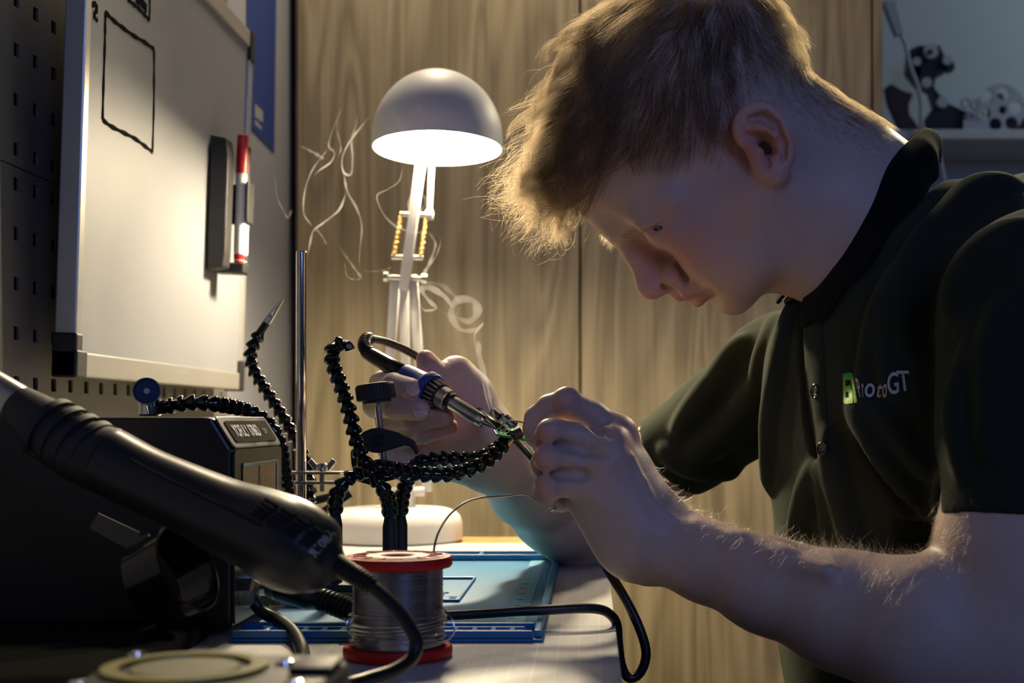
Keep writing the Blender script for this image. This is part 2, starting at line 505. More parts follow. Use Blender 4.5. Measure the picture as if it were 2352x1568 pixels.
# ------------------------------------------------------------------ blue poster on the wall beside the cabinet
ps = [Vector((WX+.0006, (WX+.0006)*F/(px-CX), 0)) for px in (566, 629)]
ya, yb = ps[0].y, ps[1].y
def wall_pt(px, py):
    Y = (WX + .0006) * F / (px - CX); return Vector((WX + .0006, Y, CZ + (CY - py)/F*Y))
pa, pb = wall_pt(566, 285), wall_pt(629, 350)
po = pa
poster = empty('poster', po, 'deep blue poster with a small white mark on the wall', 'poster')
MB().prism([pa, pb, Vector((WX+.0006, pb.y + .022, CZ+.80)), Vector((WX+.0006, pa.y, CZ+.80))], (.0008, 0, 0)).build('sheet', M_poster, poster, origin=po, smooth=False)
for (a, b, c, d) in ((584, 602, 238, 268), (584, 599, 274, 285)):
    q = [wall_pt(a, c), wall_pt(b, c + 18), wall_pt(b, d + 14), wall_pt(a, d)]
    MB().prism([p + Vector((.0009,0,0)) for p in q], (.0003,0,0)).build('printed_mark', M_printdim, poster, origin=po, smooth=False)

# ------------------------------------------------------------------ desk lamp
LY = 1.54
lc = P(904, 1256, LY); lamp_o = Vector((lc.x, LY, DESK))
lamp = empty('desk_lamp', lamp_o, 'white desk lamp with dome shade and jointed arms, switched on', 'lamp')
def lpart(name, mb, m=M_white, parent=None, **kw): return mb.build(name, m, parent or lamp, origin=lamp_o, **kw)
R = .0785
lpart('base', MB().lathe(lamp_o, (0,0,1), [(0.0004,R*.97),(.002,R),(.020,R*.995),(.028,R*.965),(.033,R*.90),(.0365,R*.78),(.038,R*.5),(.038,0)], 64))
s = LY / F
def bar(a, b, w, t=.006):
    a, b = Vector(a), Vector(b)
    d = (b - a).normalized(); sd = d.cross(Vector((0,1,0))).normalized(); up = sd.cross(d)
    vs = [p + sd*x*w/2 + up*y*t/2 for p in (a, b) for x, y in ((-1,-1),(1,-1),(1,1),(-1,1))]
    return MB().add(vs, [(0,1,2,3),(7,6,5,4),(0,4,5,1),(1,5,6,2),(2,6,7,3),(3,7,4,0)])
piv = P(938, 1128, LY)
lpart('pivot_post', MB().tube([Vector((piv.x, LY, DESK+.036)), piv + Vector((0,0,.008))], .008, 16))
lpart('pivot_pin', MB().tube([P(893,1130,LY), P(975,1128,LY)], .0055, 12))
lpart('lower_arm', bar(P(876,1128,LY+.006), P(909,632,LY+.006), .0105, .010), bevel=.001)
lpart('lower_arm', bar(P(934,1128,LY-.004), P(929,648,LY-.004), .0105, .010), bevel=.001)
lpart('lower_arm', bar(P(982,1128,LY+.006), P(948,632,LY+.006), .0105, .010), bevel=.001)
lpart('joint_bolt', MB().tube([P(882,636,LY), P(892,636,LY), P(893,637,LY), P(968,640,LY), P(969,640,LY), P(981,641,LY)], [.0062,.0062,.003,.003,.0062,.0062], 14), M_steel)
lpart('upper_arm', bar(P(927,665,LY-.010), P(971,340,LY-.010), .0112, .010), bevel=.001)
for (a, b) in (((919,492),(985,494)), ((899,590),(972,592))):
    lpart('spring_bar', MB().tube([P(*a, LY-.002), P(*b, LY-.002)], .0030, 12), M_steel)
for (a, b) in (((921,494),(904,588)), ((979,496),(966,590))):
    p0, p1 = P(*a, LY-.002), P(*b, LY-.002)
    n = 180
    ax = (p1 - p0); u = ax.cross(Vector((0,1,0))).normalized(); w = Vector((0,1,0))
    pts = [p0 + ax*(i/n) + (u*math.cos(i*.75) + w*math.sin(i*.75))*.0024 for i in range(n+1)]
    lpart('spring', MB().tube(pts, .0008, 6), M_brass)
lpart('tie_rod', MB().tube([P(993,350,LY), P(986,490,LY)], .0034, 12), M_white)
lpart('tie_rod_joint', MB().lathe(P(976,494,LY), (1,0,0), [(0,.002),(.001,.006),(.009,.006),(.010,.002)], 16), M_white)
# shade: open dome, thick wall, tilted a little towards the lens
sc = P(1005, 340, LY); SR = .0742
tilt = Matrix.Rotation(math.radians(-4.0), 3, 'X')
upv = (tilt @ Vector((0, 0, 1))).normalized()
outer = [(SR*.0, SR*1.14)]
prof = []
for i in range(22):
    a = math.pi/2 * i/21
    prof.append((SR*1.10*math.sin(a) + .010, SR*math.cos(a)))
prof_o = [(0.0, SR*1.002)] + [(.010 + SR*1.08*math.sin(math.pi/2*i/24), SR*math.cos(math.pi/2*i/24)) for i in range(25)]
prof_i = [(.010 + SR*1.08*math.sin(math.pi/2*i/24) - .0015, max(SR*math.cos(math.pi/2*i/24) - .0018, 0)) for i in range(24, -1, -1)] + [(0.0, SR - .0018)]
full = prof_o + prof_i
def lathe_open(o3, axis, prof, n, closed=True):
    axis = Vector(axis).normalized(); u = axis.orthogonal().normalized(); w = axis.cross(u)
    vs, fs = [], []
    for sd, r in prof:
        for k in range(n):
            a = 2*math.pi*k/n; vs.append(o3 + axis*sd + (u*math.cos(a) + w*math.sin(a))*max(r, 2e-5))
    L = len(prof)
    for i in range(L if closed else L-1):
        for k in range(n):
            k2 = (k+1) % n; j = (i+1) % L
            fs.append((i*n+k, i*n+k2, j*n+k2, j*n+k))
    return MB().add(vs, fs)
lpart('shade', lathe_open(sc - upv*.001, upv, full, 72))
lpart('bulb_socket', MB().lathe(sc + upv*.048, upv, [(0,.013),(.012,.015),(.036,.015)], 24), M_whitep)
M_bulb = bpy.data.materials.new('lit_bulb'); M_bulb.use_nodes = True
_nt = M_bulb.node_tree; _nt.nodes.clear()
_e = _nt.nodes.new('ShaderNodeEmission'); _e.inputs['Color'].default_value = (1.0, .82, .54, 1); _e.inputs['Strength'].default_value = BULB_STRENGTH
_o = _nt.nodes.new('ShaderNodeOutputMaterial'); _nt.links.new(_e.outputs[0], _o.inputs[0])
lpart('bulb', MB().lathe(sc - upv*.0005, upv, [(.000,.0),(.0008,.007),(.003,.0145),(.008,.0215),(.016,.0275),(.024,.0285),(.032,.0265),(.041,.018),(.049,.0125)], 32), M_bulb)

# ------------------------------------------------------------------ blue silicone work mat
m0, m1 = Vector((-.2235, .832, DESK)), Vector((-.030, 1.335, DESK))
smo = Vector((-.2, 1.08, DESK))
sm = empty('silicone_mat', smo, 'blue silicone soldering mat with a slotted rim and compartments', 'work mat')
def mpart(name, mb, m=M_bluemat, **kw): return mb.build(name, m, sm, origin=smo, **kw)
z0 = DESK + .0002
mpart('sheet', MB().box((m0.x, m0.y, z0), (m1.x, m1.y, z0+.002)), smooth=False, bevel=.0008)
zt = z0 + .0021
mpart('rim', MB().box((m1.x-.006, m0.y+.004, zt), (m1.x-.001, m1.y-.001, zt+.005)), M_bluemat, smooth=False, bevel=.0012)
for (ya, yb, h, mm) in ((m0.y+.0005, m0.y+.004, .005, M_bluedeep), (m0.y+.0265, m0.y+.031, .006, M_bluedeep), (m1.y-.004, m1.y-.0005, .006, M_bluedeep), (m1.y-.040, m1.y-.036, .006, M_bluedeep)):
    mpart('rim', MB().box((m0.x+.001, ya, zt), (m1.x-.0061, yb, zt+h)), mm, smooth=False, bevel=.001)
mpart('groove_floor', MB().box((m0.x+.001, m0.y+.0045, zt), (m1.x-.0062, m0.y+.026, zt+.0008)), M_bluedeep, smooth=False)
# ladder of small cells along the near rim
nb = 14
for k in range(nb):
    x = m1.x - .020 - k * .0118
    mpart('cell_divider', MB().box((x-.0016, m0.y+.009, zt+.0009), (x+.0016, m0.y+.0205, zt+.0042)), M_bluemat, smooth=False, bevel=.0007)
for yy in (m0.y+.0070, m0.y+.0206):
    mpart('cell_rail', MB().box((m1.x-.178, yy, zt+.0009), (m1.x-.012, yy+.0018, zt+.0044)), M_bluemat, smooth=False, bevel=.0006)
# long cells along the far rim
for k in range(3):
    x = m1.x - .012 - k*.066
    mpart('cell_divider', MB().box((x-.0016, m1.y-.0355, zt), (x+.0016, m1.y-.0045, zt+.0055)), M_bluedeep, smooth=False, bevel=.0008)
# framed recess in the middle with raised lettering
fx0, fx1, fy0, fy1 = -.205, -.098, 1.0, 1.145
for lo, hi in (((fx0, fy0), (fx1, fy0+.002)), ((fx0, fy1-.002), (fx1, fy1)), ((fx0, fy0+.0021), (fx0+.002, fy1-.0021)), ((fx1-.002, fy0+.0021), (fx1, fy1-.0021)), ((fx1-.041, fy0+.0021), (fx1-.0395, fy1-.0021))):
    mpart('frame_ridge', MB().box((*lo, zt), (*hi, zt+.0022)), M_bluedeep, smooth=False, bevel=.0006)
mpart('ruler_strip', MB().box((m1.x-.028, m0.y+.032, zt), (m1.x-.0145, m1.y-.045, zt+.0006)), mat('pale_blue_silicone', (.14,.44,.62), .45), smooth=False)

def text_mesh(s, size, M, name, material, parent, origin, depth=.0003, shear=0.0, project=None, sx=1.0, bold=0.0, lift=.0006, cut=0):
    cu = bpy.data.curves.new('text', 'FONT'); cu.body = s; cu.size = size; cu.extrude = depth; cu.shear = shear; cu.offset = bold
    cu.resolution_u = 4
    ob = bpy.data.objects.new('text', cu); COL.objects.link(ob)
    dg = bpy.context.evaluated_depsgraph_get(); dg.update()
    me = bpy.data.meshes.new_from_object(ob.evaluated_get(dg))
    bpy.data.objects.remove(ob, do_unlink=True)
    o3 = Vector(origin)
    bm = bmesh.new(); bm.from_mesh(me)
    if cut:
        bmesh.ops.triangulate(bm, faces=bm.faces)
        bmesh.ops.subdivide_edges(bm, edges=[e for e in bm.edges if e.calc_length() > size*.25], cuts=cut)
    bmesh.ops.remove_doubles(bm, verts=bm.verts, dist=1e-6)
    for v in bm.verts:
        q = Vector((v.co.x * sx, v.co.y, v.co.z))
        p = M @ q
        if project is not None:
            bvh, d = project
            hit = bvh.ray_cast(p - d * .12, d, .3)
            if hit[0] is not None:
                p = hit[0] - d * (lift + max(v.co.z, 0))
            else:
                near = bvh.find_nearest(p)
                p = near[0] - d * lift
        v.co = p - o3
    bm.to_mesh(me); bm.free()
    me.name = name
    me.materials.clear()
    return link(name, me, material, parent)
text_mesh('Soldering\nmat', .011, Matrix.Translation((-.104, 1.015, zt+.0003)) @ Matrix.Rotation(math.radians(90), 4, 'Z') @ Matrix.Translation((0, .010, 0)), 'raised_lettering', M_bluedeep, sm, smo, .0004)
for k in range(12):
    mpart('ruler_tick', MB().box((m1.x-.0270, m0.y+.05+k*.032, zt+.0006), (m1.x-.0215, m0.y+.0512+k*.032, zt+.0009)), M_bluedeep, smooth=False)

# ------------------------------------------------------------------ spool of solder wire
SY = .782
so = Vector((P(914, 1500, SY).x, SY, DESK))
sp = empty('solder_spool', so, 'red flanged spool wound with shiny solder wire in front of blue mat', 'spool')
def spart(name, mb, m, parent=None, **kw): return mb.build(name, m, parent or sp, origin=so, **kw)
SRd = .0315
def flange(z, h):
    # ring with a scalloped rim and a centre bore
    n = 72
    vs, fs = [], []
    rings = [(.0085, 0), (SRd*.97, 0), (SRd, h*.2), (SRd, h*.8), (SRd*.97, h), (.0085, h)]
    for r, zz in rings:
        for k in range(n):
            a = 2*math.pi*k/n
            rr = r * (1 - (.012 if (k % 6 == 0 and r > .02) else 0))
            vs.append(so + Vector((rr*math.cos(a), rr*math.sin(a), z + zz)))
    L = len(rings)
    for i in range(L):
        for k in range(n):
            k2 = (k+1) % n; j = (i+1) % L
            fs.append((i*n+k, i*n+k2, j*n+k2, j*n+k))
    return MB().add(vs, fs)
H = .0585
spart('flange', flange(.0004, .0065), M_red, angle=50)
top = spart('flange', flange(H-.0062, .0062), M_red, angle=50)
spart('core', MB().lathe(so + Vector((0,0,.0066)), (0,0,1), [(0,.0100),(H-.0132,.0100)], 32), M_red)
spart('label_ring', lathe_open(so + Vector((0,0,H+.0001)), (0,0,1), [(0,.0100),(0,.0182),(.0004,.0182),(.0004,.0100)], 48), M_label, top)
spart('groove_ring', lathe_open(so + Vector((0,0,H+.0001)), (0,0,1), [(0,.0262),(0,.0270),(.0005,.0270),(.0005,.0262)], 48), mat('pale_red_plastic', (.75,.12,.09), .4), top)
for k in range(12):
    a = 2*math.pi*(k+.5)/12
    Mx = Matrix.Translation(so) @ Matrix.Rotation(a, 4, 'Z')
    spart('flange_rib', MB().box((.0185, -.0005, H+.0001), (.0258, .0005, H+.0008), Mx), M_red, top, smooth=False)
# coil wound turn by turn
def coil():
    pts = []
    zc0, zc1, d = .0078, H-.0070, .00082
    turns = int((zc1 - zc0) / d)
    n = 40
    for i in range(turns * n + 1):
        a = 2*math.pi*i/n
        z = zc0 + (zc1 - zc0) * i/(turns*n)
        r = .02560 + .0002*math.sin(a*.37) + (.0012 if z < .020 else 0)*math.sin(a*1.13+1)*.6
        pts.append(so + Vector((r*math.cos(a), r*math.sin(a), z)))
    return MB().tube(pts, .00046, 6)
coilo = spart('wire_winding', coil(), M_solder)
spart('wire_bed', MB().lathe(so + Vector((0,0,.0072)), (0,0,1), [(0,.0254),(H-.0140,.0254)], 48), mat('wire_bed_metal', (.30,.31,.34), .45, metal=1), coilo)
for k in range(7):     # loose turns near the bottom
    z = .011 + k*.0022; ph = random.random()*6; tl = random.uniform(.02, .08)
    pts = []
    for i in range(49):
        a = 2*math.pi*i/48
        r = .0268 + .0006*k*.2 + .0010*math.sin(a*2+ph)
        pts.append(so + Vector((r*math.cos(a), r*math.sin(a), z + .0012*math.sin(a+ph) + tl*.02*math.cos(a+ph))))
    spart('loose_turn', MB().tube(pts, .00050, 6), M_solder, coilo)
spart('loose_loop', MB().tube(spline([P(1010,1390,SY-.004), P(1034,1415,SY-.01), P(1044,1447,SY-.012), P(1030,1468,SY-.012), P(1008,1474,SY-.014)], 24), .0005, 6), M_solder, coilo)
spart('loose_loop', MB().tube(spline([P(818,1418,SY-.008), P(800,1424,SY-.008), P(796,1442,SY-.01), P(808,1458,SY-.012), P(826,1464,SY-.014)], 24), .0005, 6), M_solder, coilo)
spart('wire_end', MB().tube(spline([P(830,1470,SY-.02), P(800,1478,SY-.012), P(779,1480,SY-.006)], 12), .0005, 6), M_solder, coilo)
# the free end that runs up to the hand
wp = spline([P(1000,1300,SY+.02), P(996,1268,SY+.021), P(1006,1225,SY+.03), P(1030,1185,SY+.045), P(1065,1156,SY+.06), P(1105,1143,SY+.075), P(1160,1139,SY+.09), P(1200,1134,SY+.10), P(1222,1143,SY+.105), P(1242,1160,SY+.108), P(1262,1167,SY+.11), P(1272,1170,SY+.11)], 80)
spart('free_wire', MB().tube(wp, .0007, 8), M_solder)
spart('wire_hook', MB().tube(spline([P(1258,1166,SY+.108), P(1274,1162,SY+.108), P(1276,1168,SY+.106), P(1266,1172,SY+.106), P(1262,1177,SY+.106)], 20), .0006, 6), M_solder)
# ------------------------------------------------------------------ soldering station
SX, SY0, SY1 = -.2265, .850, .980
sto = Vector((-.33, .915, DESK))
st = empty('soldering_station', sto, 'black soldering station with slanted front panel and dark display', 'station')
def tpart(name, mb, m=M_black, parent=None, **kw): return mb.build(name, m, parent or st, origin=sto, **kw)
ztop = CZ + (CY - 957)/F*SY0
side = [(SX, DESK+.006), (SX+.004, DESK+.006), (SX+.004, ztop-.0205), (SX-.0085, ztop-.0005), (SX-.014, ztop), (SX-.215, ztop), (SX-.222, ztop-.006), (SX-.222, DESK+.006)]
tpart('case', MB().prism([Vector((x-.0045, SY0, z)) for x, z in side], (0, SY1-SY0, 0)), M_black, smooth=False, bevel=.002)
for xx in (SX-.02, SX-.20):
    for yy in (SY0+.015, SY1-.015):
        tpart('foot', MB().lathe((xx, yy, DESK+.0023), (0,0,1), [(0,.007),(.0034,.008)], 16), M_blackmatte)
# front panel: slanted badge strip and upright lower part
sl = Vector((-.0125, 0, .020)); sn = sl.cross(Vector((0,1,0))).normalized()
if sn.x < 0: sn = -sn
e1 = Vector((0,1,0)); e2 = sl.normalized()
base = Vector((SX, 0, ztop-.0205))
def slant(y, v, o=0.0): return Vector((base.x, y, base.z)) + e2*v + sn*o
def rounded(y0, y1, v0, v1, f, o, r=.004, n=5):
    pts = []
    for (cy, cv, a0) in ((y1-r, v1-r, 0), (y0+r, v1-r, 90), (y0+r, v0+r, 180), (y1-r, v0+r, 270)):
        for k in range(n+1):
            a = math.radians(a0 + 90*k/n); pts.append(f(cy + r*math.cos(a), cv + r*math.sin(a), o))
    return pts
M_panel = mat('grey_brown_panel', (.070,.064,.055), .36, var=.08)
tpart('slanted_panel', MB().prism(rounded(SY0+.001, SY1-.001, .0, .0235, slant, .0003), sn*.0016), M_panel, smooth=False, bevel=.0005)
badge = tpart('badge', MB().prism(rounded(SY0+.010, SY1-.010, .0035, .0195, slant, .0021, .003), sn*.0006), M_blackgloss, smooth=False)
def frame_mat(o3, ex, ey):
    ez = ex.cross(ey)
    return Matrix(((ex.x,ey.x,ez.x,o3.x),(ex.y,ey.y,ez.y,o3.y),(ex.z,ey.z,ez.z,o3.z),(0,0,0,1)))
text_mesh('YOFULY 8786D', .0125, frame_mat(slant(SY0+.018, .0075, .003), e1, e2), 'badge_lettering', M_printdim, badge, sto, .0001, sx=.78, bold=.0003)
text_mesh('| 2 IN 1', .0065, frame_mat(slant(SY0+.094, .0090, .003), e1, e2), 'badge_lettering', M_printdim, badge, sto, .0001, sx=.6)
def upr(y, v, o=0.0): return Vector((SX + .0002 + o, y, DESK + v))
vtop = base.z - DESK
tpart('front_panel', MB().prism(rounded(SY0+.001, SY1-.001, .008, vtop-.0005, upr, 0), (.0014,0,0)), mat('dark_front_panel', (.030,.028,.026), .36), smooth=False)
win = tpart('display_window', MB().prism(rounded(SY0+.018, SY1-.012, vtop-.036, vtop-.009, upr, .0015, .001, 1), (.0006,0,0)), M_blackgloss, smooth=False)
M_line = mat('pale_blue_print', (.20,.28,.36), .5)
for (ya, yb, va, vb) in ((SY0+.019, SY1-.019, vtop-.0115, vtop-.0100), (SY0+.060, SY0+.0620, vtop-.0345, vtop-.0118), (SY1-.0205, SY1-.0190, vtop-.0345, vtop-.0118), (SY0+.019, SY1-.019, vtop-.0355, vtop-.0346)):
    tpart('display_line', MB().box((SX+.0024, ya, DESK+va), (SX+.0027, yb, DESK+vb)), M_line, win, smooth=False)
M_led = mat('red_led_segment', (.25,.02,.01), .5, emit=(1,.10,.02), estr=.10)
for k, (yy, vv) in enumerate(((.066,.0165),(.080,.0165),(.094,.0165),(.066,.0225),(.080,.0225),(.0565,.0165),(.0565,.0225))):
    tpart('led_segment', MB().box((SX+.0023, SY0+yy, DESK+vtop-vv-.0012), (SX+.0026, SY0+yy+.0028, DESK+vtop-vv)), M_led, win, smooth=False)
tpart('knob', MB().lathe((SX+.002, SY0+.035, DESK+vtop-.062), (1,0,0), [(0,.009),(.010,.0085),(.012,.007)], 24), M_blackmatte)
tpart('knob', MB().lathe((SX+.002, SY0+.090, DESK+vtop-.062), (1,0,0), [(0,.009),(.010,.0085),(.012,.007)], 24), M_blackmatte)
sock_z = DESK + .030
tpart('socket', MB().lathe((SX+.0018, SY0+.050, sock_z), (1,0,0), [(0,.0115),(.004,.0115),(.0042,.010),(.010,.010)], 24), M_steel)
tpart('socket_nut', MB().lathe((SX+.0018, SY0+.018, DESK+.026), (1,0,0), [(0,.010),(.007,.010),(.009,.008)], 6), M_steel, smooth=False)

# iron cable plug, cable out of the front
plug_p = Vector((SX+.012, SY0+.050, sock_z))
def along(px, py, Y): return P(px, py, Y)
# hot-air hose leaving the same panel
hc = [Vector((SX+.006, SY0+.018, DESK+.026)), P(600,1402,.868), P(640,1424,.86), P(672,1450,.835), P(691,1482,.80), P(696,1512,.758), P(690,1530,.735)]
cord = single(MB().tube(spline(hc + [P(660,1548,.712), P(560,1566,.695), P(420,1566,.69)], 60), .0042, 14), 'power_cord', M_cable, tuple(hc[0]),
       'short black cord curving out of the station front down to desk', 'cord')

# ------------------------------------------------------------------ hot air gun resting in its bracket
GY = .705
gpts = [(-260,775,.76),(-60,870,.745),(40,928,.74),(110,981,.735),(180,1030,.73),(250,1060,.725),(330,1101,.72),(420,1141,.715),(520,1187,.71),(600,1218,.705),(660,1248,.70),(715,1274,.697),(745,1290,.696),(765,1298,.695)]
grad = [44, 44, 46, 66, 74, 78, 76, 79, 88, 99, 108, 98, 78, 44]
gc = [P(*p) for p in gpts]; gr = [r * p[2] / F for r, p in zip(grad, gpts)]
gun_o = Vector((gc[6].x, gc[6].y, DESK))
gun = empty('hot_air_gun', gun_o, 'black hot air gun lying across the front of the station', 'heat gun')
def gpart(name, mb, m=M_black, parent=None, **kw): return mb.build(name, m, parent or gun, origin=gun_o, **kw)
def loft(pts, rad, n=40, tall=1.0):
    q = spline([(*p, r) for p, r in zip(pts, rad)], len(pts) * 5)
    return MB().tube([Vector(x[:3]) for x in q], [x[3] for x in q], n, True)
M_gun = mat('satin_black_plastic', (.018,.018,.0185), .34, var=.08, bump=.06, bscale=700)
body = gpart('handle', loft(gc[5:], [r for r in gr[5:]], 48), M_gun)
gpart('heat_shroud', loft(gc[2:6], gr[2:6], 40), M_blackmatte)
gpart('nozzle_tube', MB().tube(gc[:4], [gr[0]]*4, 32), M_steel)
dirg = (gc[4] - gc[3]).normalized()
for k in range(5):
    p = gc[3] + (gc[5] - gc[3]) * (k / 4.6)
    gpart('shroud_rib', lathe_open(p, dirg, [(0, gr[4]*.96), (0, gr[4]*1.05), (.004, gr[4]*1.05), (.004, gr[4]*.96)], 36), M_blackmatte)
# vent slots: four columns of five, laid on the surface
bv = BVHTree.FromPolygons([v.co + gun_o for v in body.data.vertices], [tuple(p.vertices) for p in body.data.polygons])
slot_me = None
for cI in range(4):
    for rI in range(5):
        z0 = (610, 1147); dx = (36.5, 21.5); dr = (-8.3, 7.6)
        sx = z0[0] + dx[0]*cI + dr[0]*rI; sy = z0[1] + dx[1]*cI + dr[1]*rI
        pts = []
        for t in (0, .33, .66, 1):
            a = P(sx + 27*t, sy + 15.5*t, .5)
            d = (a - Vector((0,0,CZ))).normalized()
            h = bv.ray_cast(Vector((0,0,CZ)), d)
            if h[0] is None: continue
            pts.append(h[0] + h[1]*.0001)
        if len(pts) > 1:
            gpart('vent_slot', MB().tube(pts, .0013, 8), M_hole, body)
# side seam and trigger guard line, screw, type plate lettering
seam = []
for (a, b) in ((300,1048),(360,1080),(440,1118),(520,1158),(600,1198)):
    d = (P(a, b+8, .5) - Vector((0,0,CZ))).normalized(); h = bv.ray_cast(Vector((0,0,CZ)), d)
    if h[0] is not None: seam.append(h[0])
gpart('seam', MB().tube(seam, .0009, 8), M_hole, body)
# printed type code near the cable end
tp = P(712, 1262, .62); ex = (P(752, 1216, .66) - P(712, 1262, .66)).normalized()
dv = (tp - Vector((0,0,CZ))).normalized()
ey = (dv.cross(ex)).normalized()
if ey.x > 0: ey = -ey
text_mesh('R108A', .0066, frame_mat(P(724, 1282, .66), ex, ey), 'type_lettering', M_printdim, body, gun_o, .0001, project=(bv, dv), sx=.9, bold=.0002, lift=.0004)
gpart('end_cap', loft([gc[-2], gc[-1], gc[-1] + (gc[-1]-gc[-2])*.9], [gr[-2]*.86, gr[-1]*1.05, gr[-1]*.62], 32), M_blackmatte)
# strain relief and cable
cpts = [P(765,1290,.694), P(800,1312,.69), P(845,1340,.685), P(895,1382,.68), P(935,1430,.675), P(956,1475,.67), P(944,1512,.665), P(905,1540,.655), P(850,1558,.645), P(800,1572,.635), P(700,1590,.625)]
gpart('cable', MB().tube(spline(cpts, 70), .0036, 14), M_cable)
sr = spline(cpts[:4], 40)
for i in range(3, 28, 2):
    ax = Vector(sr[i+1]) - Vector(sr[i])
    gpart('strain_relief_ring', lathe_open(Vector(sr[i]), ax, [(0,.0034),(0,.0060 - i*.00004),(.0011,.0060 - i*.00004),(.0011,.0034)], 24), M_cable)
tpart('added_dark_tray', MB().box((-.448, .615, DESK+.0005), (-.238, .846, DESK+.013)), mat('dull_black_plastic', (.006,.006,.006), .95, spec=.08), smooth=False, bevel=.004)  # tray added to keep the near left corner black
# hanging bracket of the gun, fixed on the station side
M_dsteel = mat('dull_steel', (.16,.16,.15), .45, metal=.6)
br_o = P(330, 1230, .80)
brk = tpart('gun_bracket', MB().prism([P(225,1178,.79), P(320,1222,.79), P(300,1265,.79), P(205,1212,.79)], (0,.0015,0)), M_dsteel, smooth=False)
tpart('bracket_arm', MB().prism([P(296,1240,.785), P(340,1225,.785), P(352,1262,.785), P(345,1290,.785)], (0,.0015,0)), M_dsteel, brk, smooth=False)
rc = [P(372,1240,.80), P(425,1335,.80)]
cup_a = (P(445,1300,.70) - P(340,1245,.84)).normalized()
cupa = Vector((.86, -.24, .42)).normalized()
tpart('bracket_cup', lathe_open(P(432,1302,.79) - cupa*.026, cupa, [(0,.0265),(.026,.0278),(.0265,.0262),(0,.0250)], 48), M_blackgloss, brk)
tpart('bracket_stand', MB().tube([P(440,1398,.80), P(360,1440,.80), P(250,1490,.80)], .0028, 10), M_blackmatte, brk)
tpart('bracket_screw', MB().lathe(P(402,1455,.842), (0,-1,0), [(0,.003),(.002,.003)], 12), M_steel)

# ------------------------------------------------------------------ tape measure in the near left corner
tm_o = Vector((P(500,1560,.50).x, .50, DESK))
tm = empty('tape_measure', tm_o, 'black and yellow tape measure lying flat in the near corner', 'tape measure')
def tmp(name, mb, m, parent=None, **kw): return mb.build(name, m, parent or tm, origin=tm_o, **kw)
def roundrect(cx, cy, hx, hy, r, z, n=6):
    pts = []
    for (sx_, sy_, a0) in ((1,1,0),(-1,1,90),(-1,-1,180),(1,-1,270)):
        for k in range(n+1):
            a = math.radians(a0 + 90*k/n)
            pts.append(Vector((cx + sx_*(hx-r) + r*math.cos(a), cy + sy_*(hy-r) + r*math.sin(a), z)))
    return pts
tb = tmp('case', MB().prism(roundrect(tm_o.x, tm_o.y, .046, .036, .020, DESK+.0005), (0,0,.044)), M_blackmatte, bevel=.004, seg=3)
tmp('yellow_ring', lathe_open(tm_o + Vector((-.012,0,.0447)), (0,0,1), [(0,.0235),(0,.0305),(.0018,.0300),(.0018,.0240)], 48), M_yellow, tb)
tmp('yellow_disc', MB().lathe(tm_o + Vector((-.012,0,.0446)), (0,0,1), [(0,.020),(.0012,.0195),(.0013,0)], 40), mat('dull_yellow_label', (.14,.12,.03), .5), tb)
for (dx_, dy_) in ((.022,.012),(.034,-.028),(-.04,-.03),(-.04,.03)):
    tmp('screw', MB().lathe(tm_o + Vector((dx_,dy_,.0446)), (0,0,1), [(0,.0036),(.0016,.0032),(.0020,.0018)], 16), M_chrome, tb)
tmp('lock_button', MB().box((tm_o.x+.028, tm_o.y-.010, DESK+.0447), (tm_o.x+.044, tm_o.y+.016, DESK+.0475)), M_blackmatte, tb, bevel=.0012)

# ------------------------------------------------------------------ helping-hand station: rod, arms of beads, clips
hh_o = Vector((P(800,1300,1.05).x, 1.05, DESK + .0024))
hh = empty('helping_hands', hh_o, 'black helping hands stand with beaded flexible arms and chrome rod', 'helping hands')
def hpart(name, mb, m=M_black, parent=None, **kw): return mb.build(name, m, parent or hh, origin=hh_o, **kw)
zb = DESK + .0024
bx0, bx1 = P(640,1300,1.05).x, P(955,1300,1.0).x
plate = hpart('base_plate', MB().box((bx0, .976, zb+.010), (bx1, 1.135, zb+.016)), M_blackmatte, smooth=False, bevel=.002)
for xx in (bx0+.012, bx1-.012):
    for yy in (.986, 1.122):
        hpart('brass_foot', MB().lathe((xx, yy, zb), (0,0,1), [(0,.004),(.0098,.004)], 6), M_brass, smooth=False)
rodx = P(692,900,1.08)
hpart('rod', MB().lathe((rodx.x, 1.08, zb+.0162), (0,0,1), [(0,.00415),(P(692,579,1.08).z-zb-.0162,.00415),(P(692,577,1.08).z-zb-.0162,.0036)], 24), M_chrome)
# clamp plates with wing nut on the rod
cl = hpart('rod_clamp', MB().box((P(664,0,1.08).x, 1.071, P(0,1082,1.08).z-.0022), (P(786,0,1.08).x, 1.089, P(0,1082,1.08).z)), M_steel, smooth=False, bevel=.0005)
hpart('clamp_plate', MB().box((P(664,0,1.08).x, 1.071, P(0,1105,1.08).z-.0022), (P(786,0,1.08).x, 1.089, P(0,1105,1.08).z)), M_steel, cl, smooth=False, bevel=.0005)
hpart('clamp_bolt', MB().tube([P(740,1068,1.08), P(740,1128,1.08)], .0022, 12), M_steel, cl)
hpart('clamp_hub', MB().lathe(P(740,1080,1.08), (0,0,1), [(0,.0055),(.004,.0050),(.006,.0032)], 20), M_steel, cl)
for sgn in (-1, 1):
    q = [P(740+sgn*6,1072,1.08), P(740+sgn*24,1052,1.08), P(740+sgn*33,1060,1.08), P(740+sgn*16,1082,1.08)]
    hpart('wing', MB().prism([p - Vector((0,.0012,0)) for p in q], (0,.0024,0)), M_steel, cl, smooth=False, bevel=.0006)

